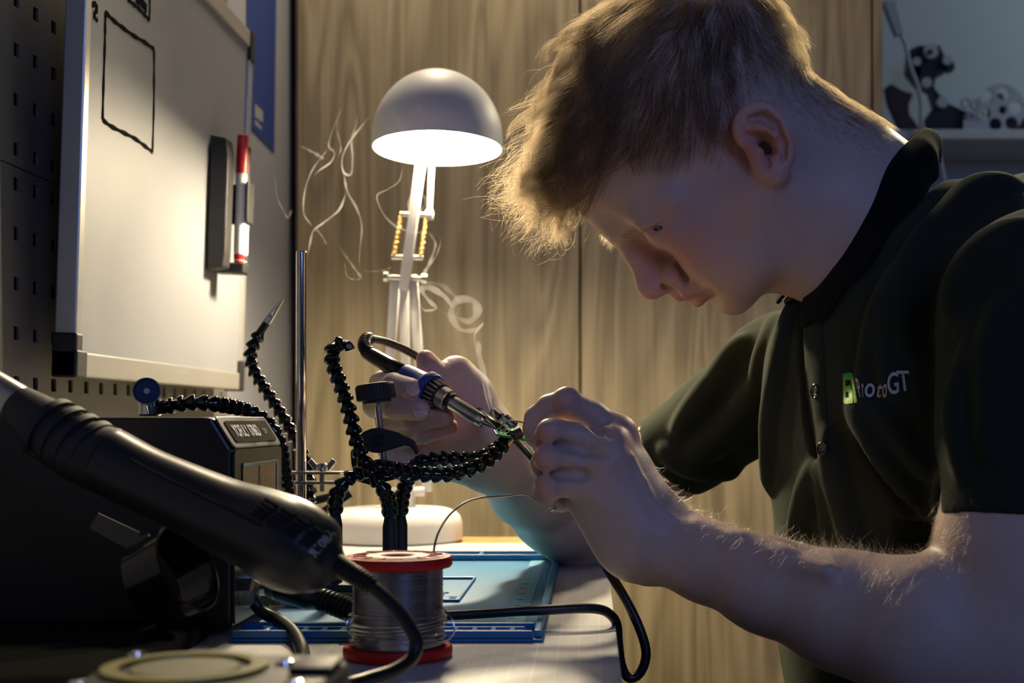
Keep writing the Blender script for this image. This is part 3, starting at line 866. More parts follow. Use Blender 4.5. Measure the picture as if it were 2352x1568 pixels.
hpart('cross_bar', MB().tube([P(720,1150,1.13), P(798,1130,1.13)], .0038, 12), M_blackmatte)
hpart('cross_bar', MB().tube([P(732,1182,1.12), P(806,1132,1.12)], .0032, 12), M_blackmatte)
# one bead shape shared by all
PITCH = .0079
bead_mb = MB().lathe((0,0,0), (0,0,1), [(-.0004,.0032),(.0000,.0052),(.0008,.0060),(.0022,.0061),(.0042,.0053),(.0060,.0040),(.0076,.0031),(.0088,.0027)], 18)
bead_o = bead_mb.build('bead', M_blackgloss, None)
bead_me = bead_o.data; bpy.data.objects.remove(bead_o)
def beads(path, parent):
    q = even(spline(path, 120), PITCH)
    for i in range(len(q) - 1):
        a = Vector(q[i]); t = (Vector(q[i+1]) - a).normalized()
        o = bpy.data.objects.new('bead', bead_me); COL.objects.link(o)
        o.parent = parent
        o.location = a - hh_o
        o.rotation_euler = t.to_track_quat('Z', 'Y').to_euler()
def flex_arm(path, label):
    arm = hpart('flexible_arm', MB().tube(spline(path, 60), .0026, 8), M_black)
    arm['label'] = label
    beads(path, arm)
    return arm
pa_ = [P(668,1215,1.06), P(662,1140,1.05), P(652,1075,1.03), P(643,1020,1.012), P(622,978,1.002), P(585,950,.994), P(540,935,.978), P(490,927,.958), P(440,924,.95), P(398,931,.95), P(374,934,.95)]
armA = flex_arm(pa_, 'beaded arm with a torch head')
pb_ = [P(712,1215,1.11), P(712,1150,1.12), P(710,1095,1.12), P(700,1050,1.12), P(678,1008,1.12), P(655,965,1.12), P(628,922,1.12), P(602,882,1.12), P(581,848,1.12), P(574,815,1.12), P(586,782,1.12), P(600,762,1.12)]
armB = flex_arm(pb_, 'beaded arm with an alligator clip pointing up')
pc_ = [P(895,1178,.985), P(893,1150,.975), P(877,1118,.965), P(850,1085,.962), P(829,1045,.962), P(815,1000,.962), P(803,950,.962), P(786,895,.965), P(767,845,.97), P(760,812,.975), P(771,791,.98), P(793,792,.985)]
armC = flex_arm(pc_, 'beaded arm curling over at its top')
pd_ = [P(770,1172,.99), P(771,1140,.98), P(788,1108,.975), P(820,1088,.975), P(862,1074,.972), P(915,1080,.965), P(970,1089,.955), P(1030,1089,.95), P(1085,1076,.95), P(1122,1055,.955), P(1147,1030,.962), P(1160,1012,.967)]
armD = flex_arm(pd_, 'beaded arm reaching right to hold the circuit board')
pe_ = [P(920,1175,1.02), P(924,1138,1.01), P(936,1100,1.0), P(955,1068,.99), P(990,1056,.985), P(1040,1053,.985), P(1085,1055,.985), P(1118,1045,.99), P(1145,1022,.995)]
armE = flex_arm(pe_, 'beaded arm half hidden behind the others')
def post(path, arm):
    b = Vector(path[0])
    hpart('socket', MB().lathe((b.x, b.y, zb+.0162), (0,0,1), [(0,.0052),(b.z - zb - .0162 - .010,.0052),(b.z - zb - .0162 - .004,.0040),(b.z - zb - .0162,.0040)], 20), M_blackmatte, arm)
for pth, arm in ((pa_, armA), (pb_, armB), (pc_, armC), (pd_, armD), (pe_, armE)): post(pth, arm)
# torch head on the left arm
ta, tb_ = P(339,908,.962), P(337,898,.938)
tax = (tb_ - ta).normalized()
th = hpart('torch_head', lathe_open(ta, tax, [(0,.0002),(0,.0080),(.0015,.0090),((tb_-ta).length-.003,.0090),((tb_-ta).length-.002,.0094),((tb_-ta).length+.0012,.0094),((tb_-ta).length+.0012,.0084),((tb_-ta).length-.001,.0080),((tb_-ta).length-.004,.0035),((tb_-ta).length-.0045,.0002)], 40), M_chrome, armA)
hpart('torch_body', MB().lathe(P(345,957,.956), (0,0,1), [(0.0006,.0070),(.0018,.0082),(.0105,.0082),(.0140,.0076)], 32), M_chrome, armA)
hpart('lens', MB().lathe(tb_ + tax*.0002, tax, [(0,.0079),(.0004,.0079)], 32), mat('blue_tinted_lens', (.10,.16,.30), .06, coat=.6, trans=.5), armA)
hpart('emitter', MB().lathe(tb_ + tax*.0007, tax, [(0,.0021),(.0003,.0020)], 20), mat('pale_emitter', (.62,.62,.45), .5), armA)
hpart('torch_neck', MB().tube([P(352,934,.962), P(378,934,.95)], [.0060,.0048], 16), M_black, armA)
# alligator clips
def clip(a, b, arm, w=.0042, jaws=.5):
    a, b = Vector(a), Vector(b); d = (b - a).normalized(); L = (b - a).length
    sd = d.cross(Vector((0,1,0))).normalized(); up = Vector((0,1,0))
    for sgn in (-1, 1):
        q = [a + sd*sgn*.0012, a + d*L*.25 + sd*sgn*w*.75, a + d*L*.52 + sd*sgn*w*.62, b + sd*sgn*.0008, b - sd*sgn*.0002, a + d*L*.5 + sd*sgn*.0004, a]
        hpart('clip_jaw', MB().prism([p - up*.0022 for p in q], up*.0044), M_chrome, arm, smooth=False, bevel=.0004)
    hpart('clip_pivot', MB().tube([a + d*L*.42 - up*.0034, a + d*L*.42 + up*.0034], .0018, 12), M_steel, arm)
    hpart('clip_cup', MB().tube([a - d*.004, a + d*.006], .0034, 14), M_black, arm)
clip(P(603,755,1.12), P(650,687,1.12), armB)
clip(P(793,792,.985), P(815,800,.972), armC, .006)
clip(P(1160,1008,.968), P(1196,984,.972), armD, .0045)
hpart('clip_sleeve', MB().tube([P(1178,1000,.960), P(1196,992,.962)], .0042, 12), M_blackmatte, armD)
hpart('clip_spring', MB().tube([P(1160,1028,.965), P(1180,1004,.966)], .0022, 8), M_brass, armD)
clip(P(1140,950,1.0), P(1182,982,.985), armE, .0038)
hpart('clip_sleeve', MB().tube([P(1160,960,.988), P(1182,978,.985)], .0036, 12), M_chrome, armE)

# C-shaped clamp with knob and thread
KY = .985
kz = lambda a, b, Y=KY: P(780 + a/8.71, 960 + b/8.71, Y)
up_j = [(400,340),(480,270),(620,210),(760,190),(850,210),(1000,250),(1150,290),(1250,350),(1400,410),(1480,460),(1560,640),(1555,720),(1520,735),(1470,640),(1400,570),(1290,548),(1100,610),(900,665),(780,700),(650,690),(540,640),(470,540),(420,430)]
lo_j = [(1530,740),(1580,830),(1520,985),(1250,1190),(1000,1250),(640,1350),(340,1260),(290,1180),(230,900),(215,700),(240,620),(320,640),(312,800),(400,870),(640,850),(760,820),(1000,860),(1250,910),(1420,900),(1490,800)]
kc = hpart('clamp_jaw', MB().prism([kz(*p) for p in up_j], (0,.009,0)), M_blackmatte, smooth=False, bevel=.0008)
kc['label'] = 'black beak-shaped upper clamp jaw'
hpart('clamp_jaw', MB().prism([kz(*p) for p in lo_j], (0,.009,0)), M_blackmatte, smooth=False, bevel=.0008)
hpart('jaw_pivot', MB().lathe(kz(800,430,KY), (0,-1,0), [(0,.0040),(.0010,.0040),(.0014,.0036)], 24), M_black, kc)
hpart('thread', MB().tube([P(868,915,KY+.0045)+Vector((0,0,.0)), P(882,1062,KY+.0045)], .0020, 12), M_steel)
tl0, tl1 = P(868,932,KY+.0045), P(882,1060,KY+.0045)
n = 90
ax = tl1 - tl0; uu = ax.cross(Vector((0,1,0))).normalized()
hpart('thread_ridge', MB().tube([tl0 + ax*(i/(n*8)) + (uu*math.cos(i*math.pi/4) + Vector((0,1,0))*math.sin(i*math.pi/4))*.0021 for i in range(n*8+1)], .00035, 5), M_steel)
kd = (P(861,880,KY) - P(868,932,KY)).normalized()
ko = P(866,925,KY+.0045)
kn = MB()
prof = [(0,.0105),(.0022,.0105),(.0023,.0136),(.0028,.0140),(.0130,.0140),(.0142,.0134),(.0146,.010),(.0146,0)]
kn.lathe(ko, kd, prof, 40)
kb = hpart('clamp_knob', kn, M_blackmatte)
uu = kd.orthogonal().normalized(); ww = kd.cross(uu)
for k in range(36):
    a = 2*math.pi*k/36; rd = uu*math.cos(a) + ww*math.sin(a)
    hpart('knob_rib', MB().tube([ko + kd*.0032 + rd*.0139, ko + kd*.0126 + rd*.0139], .0006, 6), M_blackmatte, kb)

# ------------------------------------------------------------------ circuit board held in the clips
pcb_o = P(1182, 996, .975)
pcb = empty('circuit_board', pcb_o, 'small green circuit board gripped by the clips above the desk', 'circuit board')
q = [P(1134,986,.972), P(1140,996,.960), P(1212,1009,.960), P(1216,997,.985), P(1165,984,.992)]
MB().prism(q, (0,0,-.0016)).build('board', M_pcb, pcb, origin=pcb_o, smooth=False, bevel=.0003)
for k in range(7):
    p = P(1146+k*9.5, 990+k*1.4, .968+.002*(k % 2))
    MB().box((p.x-.0008, p.y-.0008, p.z-.0002), (p.x+.0008, p.y+.0008, p.z+.0016)).build('component', M_steel if k % 2 else M_black, pcb, origin=pcb_o, smooth=False)
single(MB().tube(spline([P(1145,985,.972), P(1150,980,.970), P(1160,970,.968), P(1172,966,.966), P(1190,967,.964), P(1205,971,.962), P(1222,978,.958), P(1240,990,.952)], 40), .00055, 8), 'wire_lead', M_steel, tuple(P(1145,985,.972)),
       'thin bare wire running from circuit board into the fingers', 'wire')

# ------------------------------------------------------------------ soldering iron
ia, ib = P(1145, 988, .978), P(847, 812, 1.045)
iax = (ib - ia).normalized(); IL = (ib - ia).length
px_l = math.hypot(298, 176)
def isd(px): return IL * px / px_l          # pixels along the axis -> metres
k_ = 1.0 / F
iron = empty('soldering_iron', ia, 'soldering iron with blue grip and chrome barrel held in right hand', 'soldering iron')
def ipart(name, prof, m, n=32, parent=None, **kw):
    return MB().lathe(ia, iax, [(isd(s), r*k_) for s, r in prof], n).build(name, m, parent or iron, origin=ia, **kw)
M_tip = mat('tinned_tip', (.55,.53,.50), .25, metal=1)
ipart('tip', [(0,1.2),(8,3),(34,9),(36,9)], M_tip)
ipart('tip_collar', [(35,12),(37,15),(48,15.5),(49,13)], M_chrome)
ipart('barrel', [(48.5,14.5),(50,15.5),(118,18),(119,15)], M_steel)
ipart('barrel_ring', [(117,19),(119,22),(126,22.5),(128,19)], M_black)
ipart('knurled_nut', [(127,22),(128.5,25),(146,26.5),(148,23)], M_steel, 36, smooth=False)
ipart('ribbed_collar', [(147,25),(149,29),(170,33),(174,30)], M_black)
for k in range(18):
    a = 2*math.pi*k/18; u0 = iax.orthogonal().normalized(); w0 = iax.cross(u0); rd = u0*math.cos(a) + w0*math.sin(a)
    MB().tube([ia + iax*isd(150) + rd*29*k_, ia + iax*isd(169) + rd*32.5*k_], .0008, 6).build('collar_rib', M_steel, iron, origin=ia)
ipart('grip', [(172,30),(173,39),(176,41.5),(186,41.5),(190,38),(196,32),(215,30),(236,28),(248,25),(250,21)], M_bluegrip)
ipart('handle', [(249,20),(252,22),(290,20),(330,18.5),(350,17),(356,15)], M_blackgloss)
strain = [P(852,812,1.044), P(842,804,1.046), P(837,792,1.05), P(841,780,1.056), P(850,778,1.062)]
MB().tube(spline(strain, 20), .0046, 14).build('strain_relief', M_cable, iron, origin=ia)
ss = spline(strain, 30)
for i in range(2, 27, 2):
    MB().add(*(lambda m: (m.v, m.f))(lathe_open(Vector(ss[i]), Vector(ss[i+1]) - Vector(ss[i]), [(0,.004),(0,.0054),(.0009,.0054),(.0009,.004)], 20))).build('relief_ring', M_cable, iron, origin=ia)
# cable: behind the hand, down past the left hand, hanging loop, over the mat to the plug
ic = [P(850,778,1.062), P(885,785,1.075), P(930,803,1.085), P(968,826,1.092), P(1010,862,1.105), P(1060,910,1.115), P(1120,962,1.02), P(1160,990,1.008), P(1195,1020,.995), P(1235,1065,.975), P(1290,1125,.96), P(1322,1172,.95), P(1352,1232,.94), P(1392,1302,.93), P(1436,1375,.925), P(1468,1440,.92), P(1484,1500,.918), P(1470,1545,.917), P(1444,1556,.916), P(1427,1525,.915), P(1420,1475,.912)]
ic2 = [P(1416,1432,.905), P(1398,1408,.898), P(1370,1398,.893), P(1320,1397,.888), P(1262,1400,.884), P(1180,1404,.88), P(1100,1409,.878), P(1020,1413,.876), P(930,1414,.876), P(850,1408,.878), P(806,1401,.880)]
MB().tube(spline(ic + ic2, 220), .0033, 14).build('cable', M_cable, iron, origin=ia)
pe = P(806, 1401, .880); ps_ = Vector((SX+.013, SY0+.050, sock_z))
pdv = (ps_ - pe).normalized(); PLn = (ps_ - pe).length
plug = MB().lathe(pe, pdv, [(-.006,.0042),(0,.0062),(.012,.0068),(.0125,.0060),(.026,.0066),(.030,.0092),(.034,.0102),(PLn-.010,.0106),(PLn-.0095,.0098),(PLn,.0098)], 28).build('plug', M_black, iron, origin=ia)
MB().lathe(pe + pdv*(PLn-.009), pdv, [(0,.0111),(.007,.0111)], 28).build('plug_collar', M_steel, iron, origin=ia).parent = plug
for k in range(7):
    o = MB().add(*(lambda m: (m.v, m.f))(lathe_open(pe + pdv*(.001+k*.0033), pdv, [(0,.005),(0,.0078),(.0016,.0078),(.0016,.005)], 24))).build('plug_ring', M_cable, iron, origin=ia)
    o.parent = plug

# ------------------------------------------------------------------ background right: shelf with robot parts
BY = 2.86
sh = empty('wall_shelf', P(2250,330,BY), 'white shelf board on the far wall behind the man', 'shelf')
sh_o = Vector(sh.location)
a, b = P(1990, 322, BY), P(2600, 318, BY)
MB().box((a.x, BY-.10, P(0,342,BY).z), (b.x, 2.999, P(0,320,BY).z)).build('board', M_whitep, sh, origin=sh_o, smooth=False, bevel=.002)
for xx in (a.x+.1, b.x-.1):
    MB().box((xx-.01, BY-.02, P(0,342,BY).z-.10), (xx+.01, 2.999, P(0,342,BY).z-.0005)).build('bracket', M_whitep, sh, origin=sh_o, smooth=False, bevel=.002)
shz = P(0,320,BY).z + .0004
s3 = BY / F
def disc(px, py, r, Y, t=.006): return MB().lathe(P(px,py,Y), (0,-1,0), [(0,r*.96*s3),(t*.2,r*s3),(t*.8,r*s3),(t,r*.96*s3)], 28)
M_teal = mat('dark_teal_plastic', (.012,.045,.040), .4); M_navy = mat('navy_plastic', (.006,.008,.016), .45)
M_maroon = mat('maroon_plastic', (.035,.012,.014), .5); M_offw = mat('off_white_plastic', (.50,.53,.58), .5)
rb_o = Vector((P(2200,320,BY).x, BY-.03, shz))
rb = empty('robot_arm_model', rb_o, 'dark robot arm model with round white joints on far shelf', 'model')
def rpart(name, mb, m, parent=None, **kw): return mb.build(name, m, parent or rb, origin=rb_o, **kw)
bod = [(2118,320),(2130,270),(2152,240),(2142,205),(2112,190),(2088,160),(2092,112),(2110,104),(2160,104),(2172,130),(2185,150),(2178,160),(2150,175),(2146,200),(2175,235),(2225,258),(2262,275),(2282,270),(2284,225),(2292,214),(2302,214),(2308,228),(2312,262),(2340,270),(2400,262),(2480,270),(2480,320)]
zz = [P(a_, b_, BY-.03) for a_, b_ in bod]
for v in zz: v.z = max(v.z, shz)
rpart('body', MB().prism(zz, (0,.05,0)), M_navy, smooth=False, bevel=.002)
rpart('head_joint', disc(2136,120,17,BY-.031,.010), M_offw)
rpart('head_joint_hub', disc(2136,120,6,BY-.0415,.003), M_navy)
for (a_, b_, r_, mm) in ((2104,143,10,M_offw),(2174,140,11,M_offw),(2127,191,12,M_offw),(2163,236,13,M_offw),(2226,271,14,M_offw),(2298,223,5,M_brass)):
    rpart('joint_cap', disc(a_, b_, r_, BY-.031, .008), mm)
rpart('side_cheek', disc(2098,165,16,BY-.020,.010), M_teal); rpart('side_cheek', disc(2176,155,15,BY-.020,.010), M_teal)
# maroon curved cover on its left
mc = [(2085,320),(2062,285),(2040,235),(2034,200),(2048,192),(2075,208),(2098,215),(2088,240),(2090,262),(2112,292),(2125,320)]
mo = Vector((P(2080,320,BY-.06).x, BY-.06, shz))
mzz = [P(a_, b_, BY-.06) for a_, b_ in mc]
for v in mzz: v.z = max(v.z, shz)
mrn = MB().prism(mzz, (0,.022,0))
single(mrn, 'curved_cover', M_maroon, mo, 'dark maroon curved plastic cover at left end of shelf', 'cover', smooth=False, bevel=.002)
# white wheel with round holes: rim rings joined by a hub plate
wo = Vector((P(2305,262,BY).x, BY-.062, P(0,262,BY).z))
def holed_disc(c, R_, holes, t, n=96):
    # plate made of small cells, cells inside a hole are left out
    mb = MB(); N = 56
    keep = {}
    for i in range(N):
        for j in range(N):
            x, z = (i+.5)/N*2-1, (j+.5)/N*2-1
            if x*x + z*z < 1 and all((x-hx)**2 + (z-hz)**2 > hr*hr for hx, hz, hr in holes): keep[i, j] = 1
    idx = {}
    vs, fs = [], []
    def snap(x, z):
        r = math.hypot(x, z)
        for hx, hz, hr in holes:
            d = math.hypot(x-hx, z-hz)
            if abs(d - hr) < 1.3/N and d > 1e-6: return hx + (x-hx)*hr/d, hz + (z-hz)*hr/d
        if abs(r - 1) < 1.6/N: return x/r, z/r
        return x, z
    def V(i, j, f):
        if (i, j, f) not in idx:
            x, z = snap(i/N*2-1, j/N*2-1)
            idx[i, j, f] = len(vs); vs.append(c + Vector((x*R_, f*t, z*R_)))
        return idx[i, j, f]
    for (i, j) in keep:
        fs.append((V(i,j,0), V(i+1,j,0), V(i+1,j+1,0), V(i,j+1,0)))
        fs.append((V(i,j,1), V(i,j+1,1), V(i+1,j+1,1), V(i+1,j,1)))
        for (di, dj, a1, a2) in ((-1,0,(0,0),(0,1)),(1,0,(1,1),(1,0)),(0,-1,(1,0),(0,0)),(0,1,(0,1),(1,1))):
            if (i+di, j+dj) not in keep:
                fs.append((V(i+a1[0],j+a1[1],0), V(i+a2[0],j+a2[1],0), V(i+a2[0],j+a2[1],1), V(i+a1[0],j+a1[1],1)))
    mb.add(vs, fs); return mb
wc = P(2298, 250, BY-.055); RW = 88 * s3
zc = wc.z
lowest = shz
hol = [(-.55,.52,.27),(.12,.62,.27),(.62,.05,.27),(-.62,-.2,.24),(.1,-.05,.17),(.45,-.58,.26),(-.2,-.62,.26)]
rad_ok = min(RW, zc - lowest)
single(holed_disc(Vector((wc.x, wc.y, lowest + rad_ok + .0005)), rad_ok, hol, .006), 'spoked_wheel', M_offw, (wc.x, wc.y, lowest + .0005),
       'white plastic wheel with large round holes leaning on far shelf', 'wheel', smooth=False)
gc_ = P(2232, 252, BY-.075); rg = 34*s3
gl = MB()
for (dx_, dz_, rr) in ((-14,14,12),(8,10,12),(18,-12,11),(-2,-16,10)):
    gl.add(*(lambda m: (m.v, m.f))(lathe_open(gc_ + Vector((dx_*s3,0,dz_*s3)), (0,-1,0), [(0,rr*.6*s3),(0,rr*s3),(.006,rr*s3),(.006,rr*.6*s3)], 20)))
gl.box((gc_.x - 20*s3, gc_.y-.006, shz), (gc_.x + 26*s3, gc_.y, gc_.z - 24*s3))
single(gl, 'gear_cluster', M_offw, (gc_.x, gc_.y, shz), 'small cluster of white plastic rings in front of the wheel', 'rings')
# white plug and cable hanging against the wall
ho = P(2078, 75, BY+.10)
cb = empty('hanging_cable', P(2060,75,BY), 'white cable with white adapter hanging above the far shelf', 'cable')
cbo = Vector(cb.location)
MB().prism([P(2030,0,BY-.12), P(2060,0,BY-.12), P(2078,72,BY-.12), P(2058,82,BY-.12), P(2030,10,BY-.12)], (0,.02,0)).build('adapter', M_offw, cb, origin=cbo, smooth=False, bevel=.003)
MB().tube(spline([P(2066,70,BY-.11), P(2080,105,BY-.11), P(2090,150,BY-.11), P(2108,200,BY-.11), P(2116,240,BY-.11), P(2118,290,BY-.11), P(2150,330,BY-.11), P(2170,420,BY-.11)], 40), .0042, 10).build('lead', M_offw, cb, origin=cbo)
# ------------------------------------------------------------------ implicit-surface modeller for the figure
class Field:
    """ordered list of smooth unions and cuts; meshed on a regular grid with surface nets"""
    def __init__(self): self.ops, self.xp = [], .0
    def cone(self, a, b, ra, rb, k=.006, op='u', flat=None):
        self.ops.append(('cone', np.array(a, float), np.array(b, float), ra, rb, k, op, self.xp)); return self
    def chain(self, pts, rad, k=.006, op='u', kk=None):
        for i in range(len(pts) - 1):
            self.cone(pts[i], pts[i+1], rad[i], rad[i+1], k if i == 0 or kk is None else kk, op)
        return self
    def ell(self, c, axes, rad, k=.006, op='u'):
        A = np.array([list(Vector(v).normalized()) for v in axes], float)
        self.ops.append(('ell', np.array(c, float), A, np.array(rad, float), 0, k, op, self.xp)); return self
    def ball(self, c, r, k=.006, op='u'):
        return self.cone(c, Vector(c) + Vector((0, 0, 1e-5)), r, r, k, op)
    def plane(self, p, n, k=.002, lo=None, hi=None):
        """keep what lies behind the plane"""
        self.ops.append(('plane', np.array(p, float), np.array(Vector(n).normalized(), float), None, None, k, 'i', 0.0)); return self
    def eval(self, lo, hi, vox):
        lo, hi = np.array(lo, float), np.array(hi, float)
        n = np.ceil((hi - lo) / vox).astype(int) + 1
        D = np.full(n, .05, np.float32)
        ax = [lo[i] + np.arange(n[i]) * vox for i in range(3)]
        for kind, a, b, p, q, k, op, fl in self.ops:
            pad = k + 3 * vox + fl
            if kind == 'cone':
                l = np.minimum(a - p, b - q) - pad; h = np.maximum(a + p, b + q) + pad
            elif kind == 'ell':
                pad = 2.2 * k + fl + 3 * vox + (p.max() - p.min()) * .7
                e = np.sqrt(((b * p[:, None]) ** 2).sum(0)); l, h = a - e - pad, a + e + pad
            else:
                l, h = lo, hi
            i0 = np.clip(np.floor((l - lo) / vox).astype(int), 0, n); i1 = np.clip(np.ceil((h - lo) / vox).astype(int) + 1, 0, n)
            if (i1 <= i0).any(): continue
            s = tuple(slice(i0[j], i1[j]) for j in range(3))
            X = (ax[0][s[0]]).astype(np.float32)[:, None, None]; Y = ax[1][s[1]].astype(np.float32)[None, :, None]; Z = ax[2][s[2]].astype(np.float32)[None, None, :]
            if kind == 'cone':
                ba = b - a; L2 = float(ba @ ba) + 1e-12
                x, y, z = X - a[0], Y - a[1], Z - a[2]
                hh_ = np.clip((x*ba[0] + y*ba[1] + z*ba[2]) / L2, 0, 1)
                d = np.sqrt((x - hh_*ba[0])**2 + (y - hh_*ba[1])**2 + (z - hh_*ba[2])**2) - (p + (q - p) * hh_)
            elif kind == 'ell':
                x, y, z = X - a[0], Y - a[1], Z - a[2]
                u = [b[i, 0]*x + b[i, 1]*y + b[i, 2]*z for i in range(3)]
                k0 = np.sqrt((u[0]/p[0])**2 + (u[1]/p[1])**2 + (u[2]/p[2])**2)
                k1 = np.sqrt((u[0]/p[0]**2)**2 + (u[1]/p[1]**2)**2 + (u[2]/p[2]**2)**2) + 1e-9
                d = k0 * (k0 - 1) / k1
            else:
                d = b[0]*(X - a[0]) + b[1]*(Y - a[1]) + b[2]*(Z - a[2]) + np.zeros((len(ax[0]), len(ax[1]), len(ax[2])), np.float32)
            c = D[s]
            if op == 'u':
                h_ = np.maximum(k - np.abs(c - d), 0) / k; D[s] = np.minimum(c, d) - h_*h_*k*.25
            else:
                e = -d if op == 's' else d
                h_ = np.maximum(k - np.abs(c - e), 0) / k; D[s] = np.maximum(c, e) + h_*h_*k*.25
        return D, lo

def surface_net(D, lo, vox, smooth=2):
    S = D < 0
    cnt = np.zeros(tuple(np.array(D.shape) - 1), np.int8)
    for di in (0, 1):
        for dj in (0, 1):
            for dk in (0, 1):
                cnt += S[di:D.shape[0]-1+di, dj:D.shape[1]-1+dj, dk:D.shape[2]-1+dk]
    act = (cnt > 0) & (cnt < 8)
    I = np.argwhere(act)
    idx = np.full(cnt.shape, -1, np.int64); idx[act] = np.arange(len(I))
    acc = np.zeros((len(I), 3)); num = np.zeros(len(I))
    for axis in range(3):
        oth = [a for a in range(3) if a != axis]
        for p in (0, 1):
            for q in (0, 1):
                o0 = np.zeros(3, int); o0[oth[0]] = p; o0[oth[1]] = q
                o1 = o0.copy(); o1[axis] = 1
                A = I + o0; B = I + o1
                d0 = D[A[:, 0], A[:, 1], A[:, 2]]; d1 = D[B[:, 0], B[:, 1], B[:, 2]]
                m = (d0 < 0) != (d1 < 0)
                t = d0[m] / (d0[m] - d1[m])
                v = np.tile(o0.astype(float), (m.sum(), 1)); v[:, axis] = t
                acc[m] += v; num[m] += 1
    V = lo + (I + acc / num[:, None]) * vox
    quads = []
    for axis in range(3):
        sl0 = [slice(None)]*3; sl1 = [slice(None)]*3
        sl0[axis] = slice(0, -1); sl1[axis] = slice(1, None)
        ch = S[tuple(sl0)] != S[tuple(sl1)]
        E = np.argwhere(ch)
        b, c = [(axis+1) % 3, (axis+2) % 3]
        ok = (E[:, b] > 0) & (E[:, c] > 0) & (E[:, b] < D.shape[b]-1) & (E[:, c] < D.shape[c]-1)
        E = E[ok]
        def cell(db, dc):
            e = E.copy(); e[:, b] += db; e[:, c] += dc
            return idx[e[:, 0], e[:, 1], e[:, 2]]
        q = np.stack([cell(-1,-1), cell(0,-1), cell(0,0), cell(-1,0)], 1)
        neg = S[E[:, 0], E[:, 1], E[:, 2]]
        q[~neg] = q[~neg][:, ::-1]
        quads.append(q)
    Q = np.vstack(quads)
    Q = Q[(Q >= 0).all(1)]
    for _ in range(smooth):
        s_ = np.zeros_like(V); n_ = np.zeros(len(V))
        for i in range(4):
            a, bb = Q[:, i], Q[:, (i+1) % 4]
            np.add.at(s_, a, V[bb]); np.add.at(n_, a, 1); np.add.at(s_, bb, V[a]); np.add.at(n_, bb, 1)
        V = V*.5 + .5 * s_ / np.maximum(n_, 1)[:, None]
    return V, Q

def np_mesh(name, V, Q):
    me = bpy.data.meshes.new(name)
    me.vertices.add(len(V)); me.vertices.foreach_set('co', np.ascontiguousarray(V, np.float32).ravel())
    me.loops.add(Q.size); me.loops.foreach_set('vertex_index', Q.ravel().astype(np.int32))
    me.polygons.add(len(Q)); me.polygons.foreach_set('loop_start', (np.arange(len(Q)) * Q.shape[1]).astype(np.int32))
    me.polygons.foreach_set('use_smooth', np.ones(len(Q), bool))
    me.update(); me.validate()
    return me

def normals_of(V, Q):
    a, b, c, d = V[Q[:, 0]], V[Q[:, 1]], V[Q[:, 2]], V[Q[:, 3]]
    n = np.cross(c - a, d - b)
    N = np.zeros_like(V)
    for i in range(4): np.add.at(N, Q[:, i], n)
    return N / (np.linalg.norm(N, axis=1, keepdims=True) + 1e-12)
# ------------------------------------------------------------------ the man: head, neck, arms, hands
HY = 1.0                              # middle plane of the head
def Hd(px, py, w=0.0):                # w: photo pixels from the middle plane towards the lens
    return P(px, py, HY - w / F)
def mir(p): return Vector((p[0], 2*HY - p[1], p[2]))
s1 = 1.0 / F
AY = Vector((0, 1, 0))
def d2(dx, dy): return Vector((dx, 0, -dy)).normalized()     # image direction -> world

body = Field(); body.xp = .032
# cranium and face mass
fwd, upw = d2(-.64, .77), d2(-.77, -.64)
body.ell(Hd(1552, 247), (fwd, upw, AY), (316*s1, 262*s1, 232*s1), .012)
body.ell(Hd(1508, 446), (d2(-.62,.78), d2(-.78,-.62), AY), (106*s1, 140*s1, 158*s1), .012)     # brow and eye region
body.cone(Hd(1388, 468), Hd(1414, 508), 50*s1, 44*s1, .012)                                    # forehead
body.ell(Hd(1608, 536), (d2(.8,.6), d2(.6,-.8), AY), (148*s1, 80*s1, 112*s1), .012)          # middle face
body.ell(Hd(1575, 640), (d2(.8,.6), d2(.6,-.8), AY), (50*s1, 34*s1, 60*s1), .010)            # upper jaw
for side in (1, -1):
    H2 = (lambda a, b, w: Hd(a, b, w)) if side == 1 else (lambda a, b, w: mir(Hd(a, b, w)))
    body.cone(H2(1742, 455, 168), H2(1728, 580, 122), 58*s1, 50*s1, .02)                      # ramus
    body.cone(H2(1728, 580, 122), H2(1690, 668, 40), 50*s1, 40*s1, .014)                      # jaw line
    body.ell(H2(1612, 498, 128), (d2(.8,-.6), d2(.6,.8), AY), (100*s1, 58*s1, 54*s1), .02)    # cheekbone
    body.ell(H2(1648, 588, 92), (d2(.7,.7), d2(.7,-.7), AY), (92*s1, 62*s1, 54*s1), .02)      # cheek
    body.cone(H2(1424, 531, 26), H2(1478, 494, 112), 21*s1, 19*s1, .010)                      # brow ridge
    body.cone(H2(1478, 494, 112), H2(1540, 460, 150), 19*s1, 22*s1, .012)
    body.ell(H2(1480, 556, 104), (d2(.9,-.45), d2(.45,.9), AY), (46*s1, 24*s1, 36*s1), .016, 's')   # eye socket
    body.ball(H2(1522, 526, 96), 41*s1, .009)                                                  # lids over the eyeball
    body.cone(H2(1476, 517, 122), H2(1540, 490, 142), 8*s1, 8*s1, .009)                        # fold of the upper lid
body.cone(Hd(1455, 574), Hd(1490, 652), 20*s1, 26*s1, .008)                                    # nose
body.cone(Hd(1478, 585), Hd(1520, 632), 26*s1, 32*s1, .010)
body.ball(Hd(1494, 657), 29*s1, .006)
body.cone(Hd(1508, 658), Hd(1550, 646), 17*s1, 16*s1, .006)
body.cone(Hd(1432, 550), Hd(1458, 578), 15*s1, 19*s1, .010)
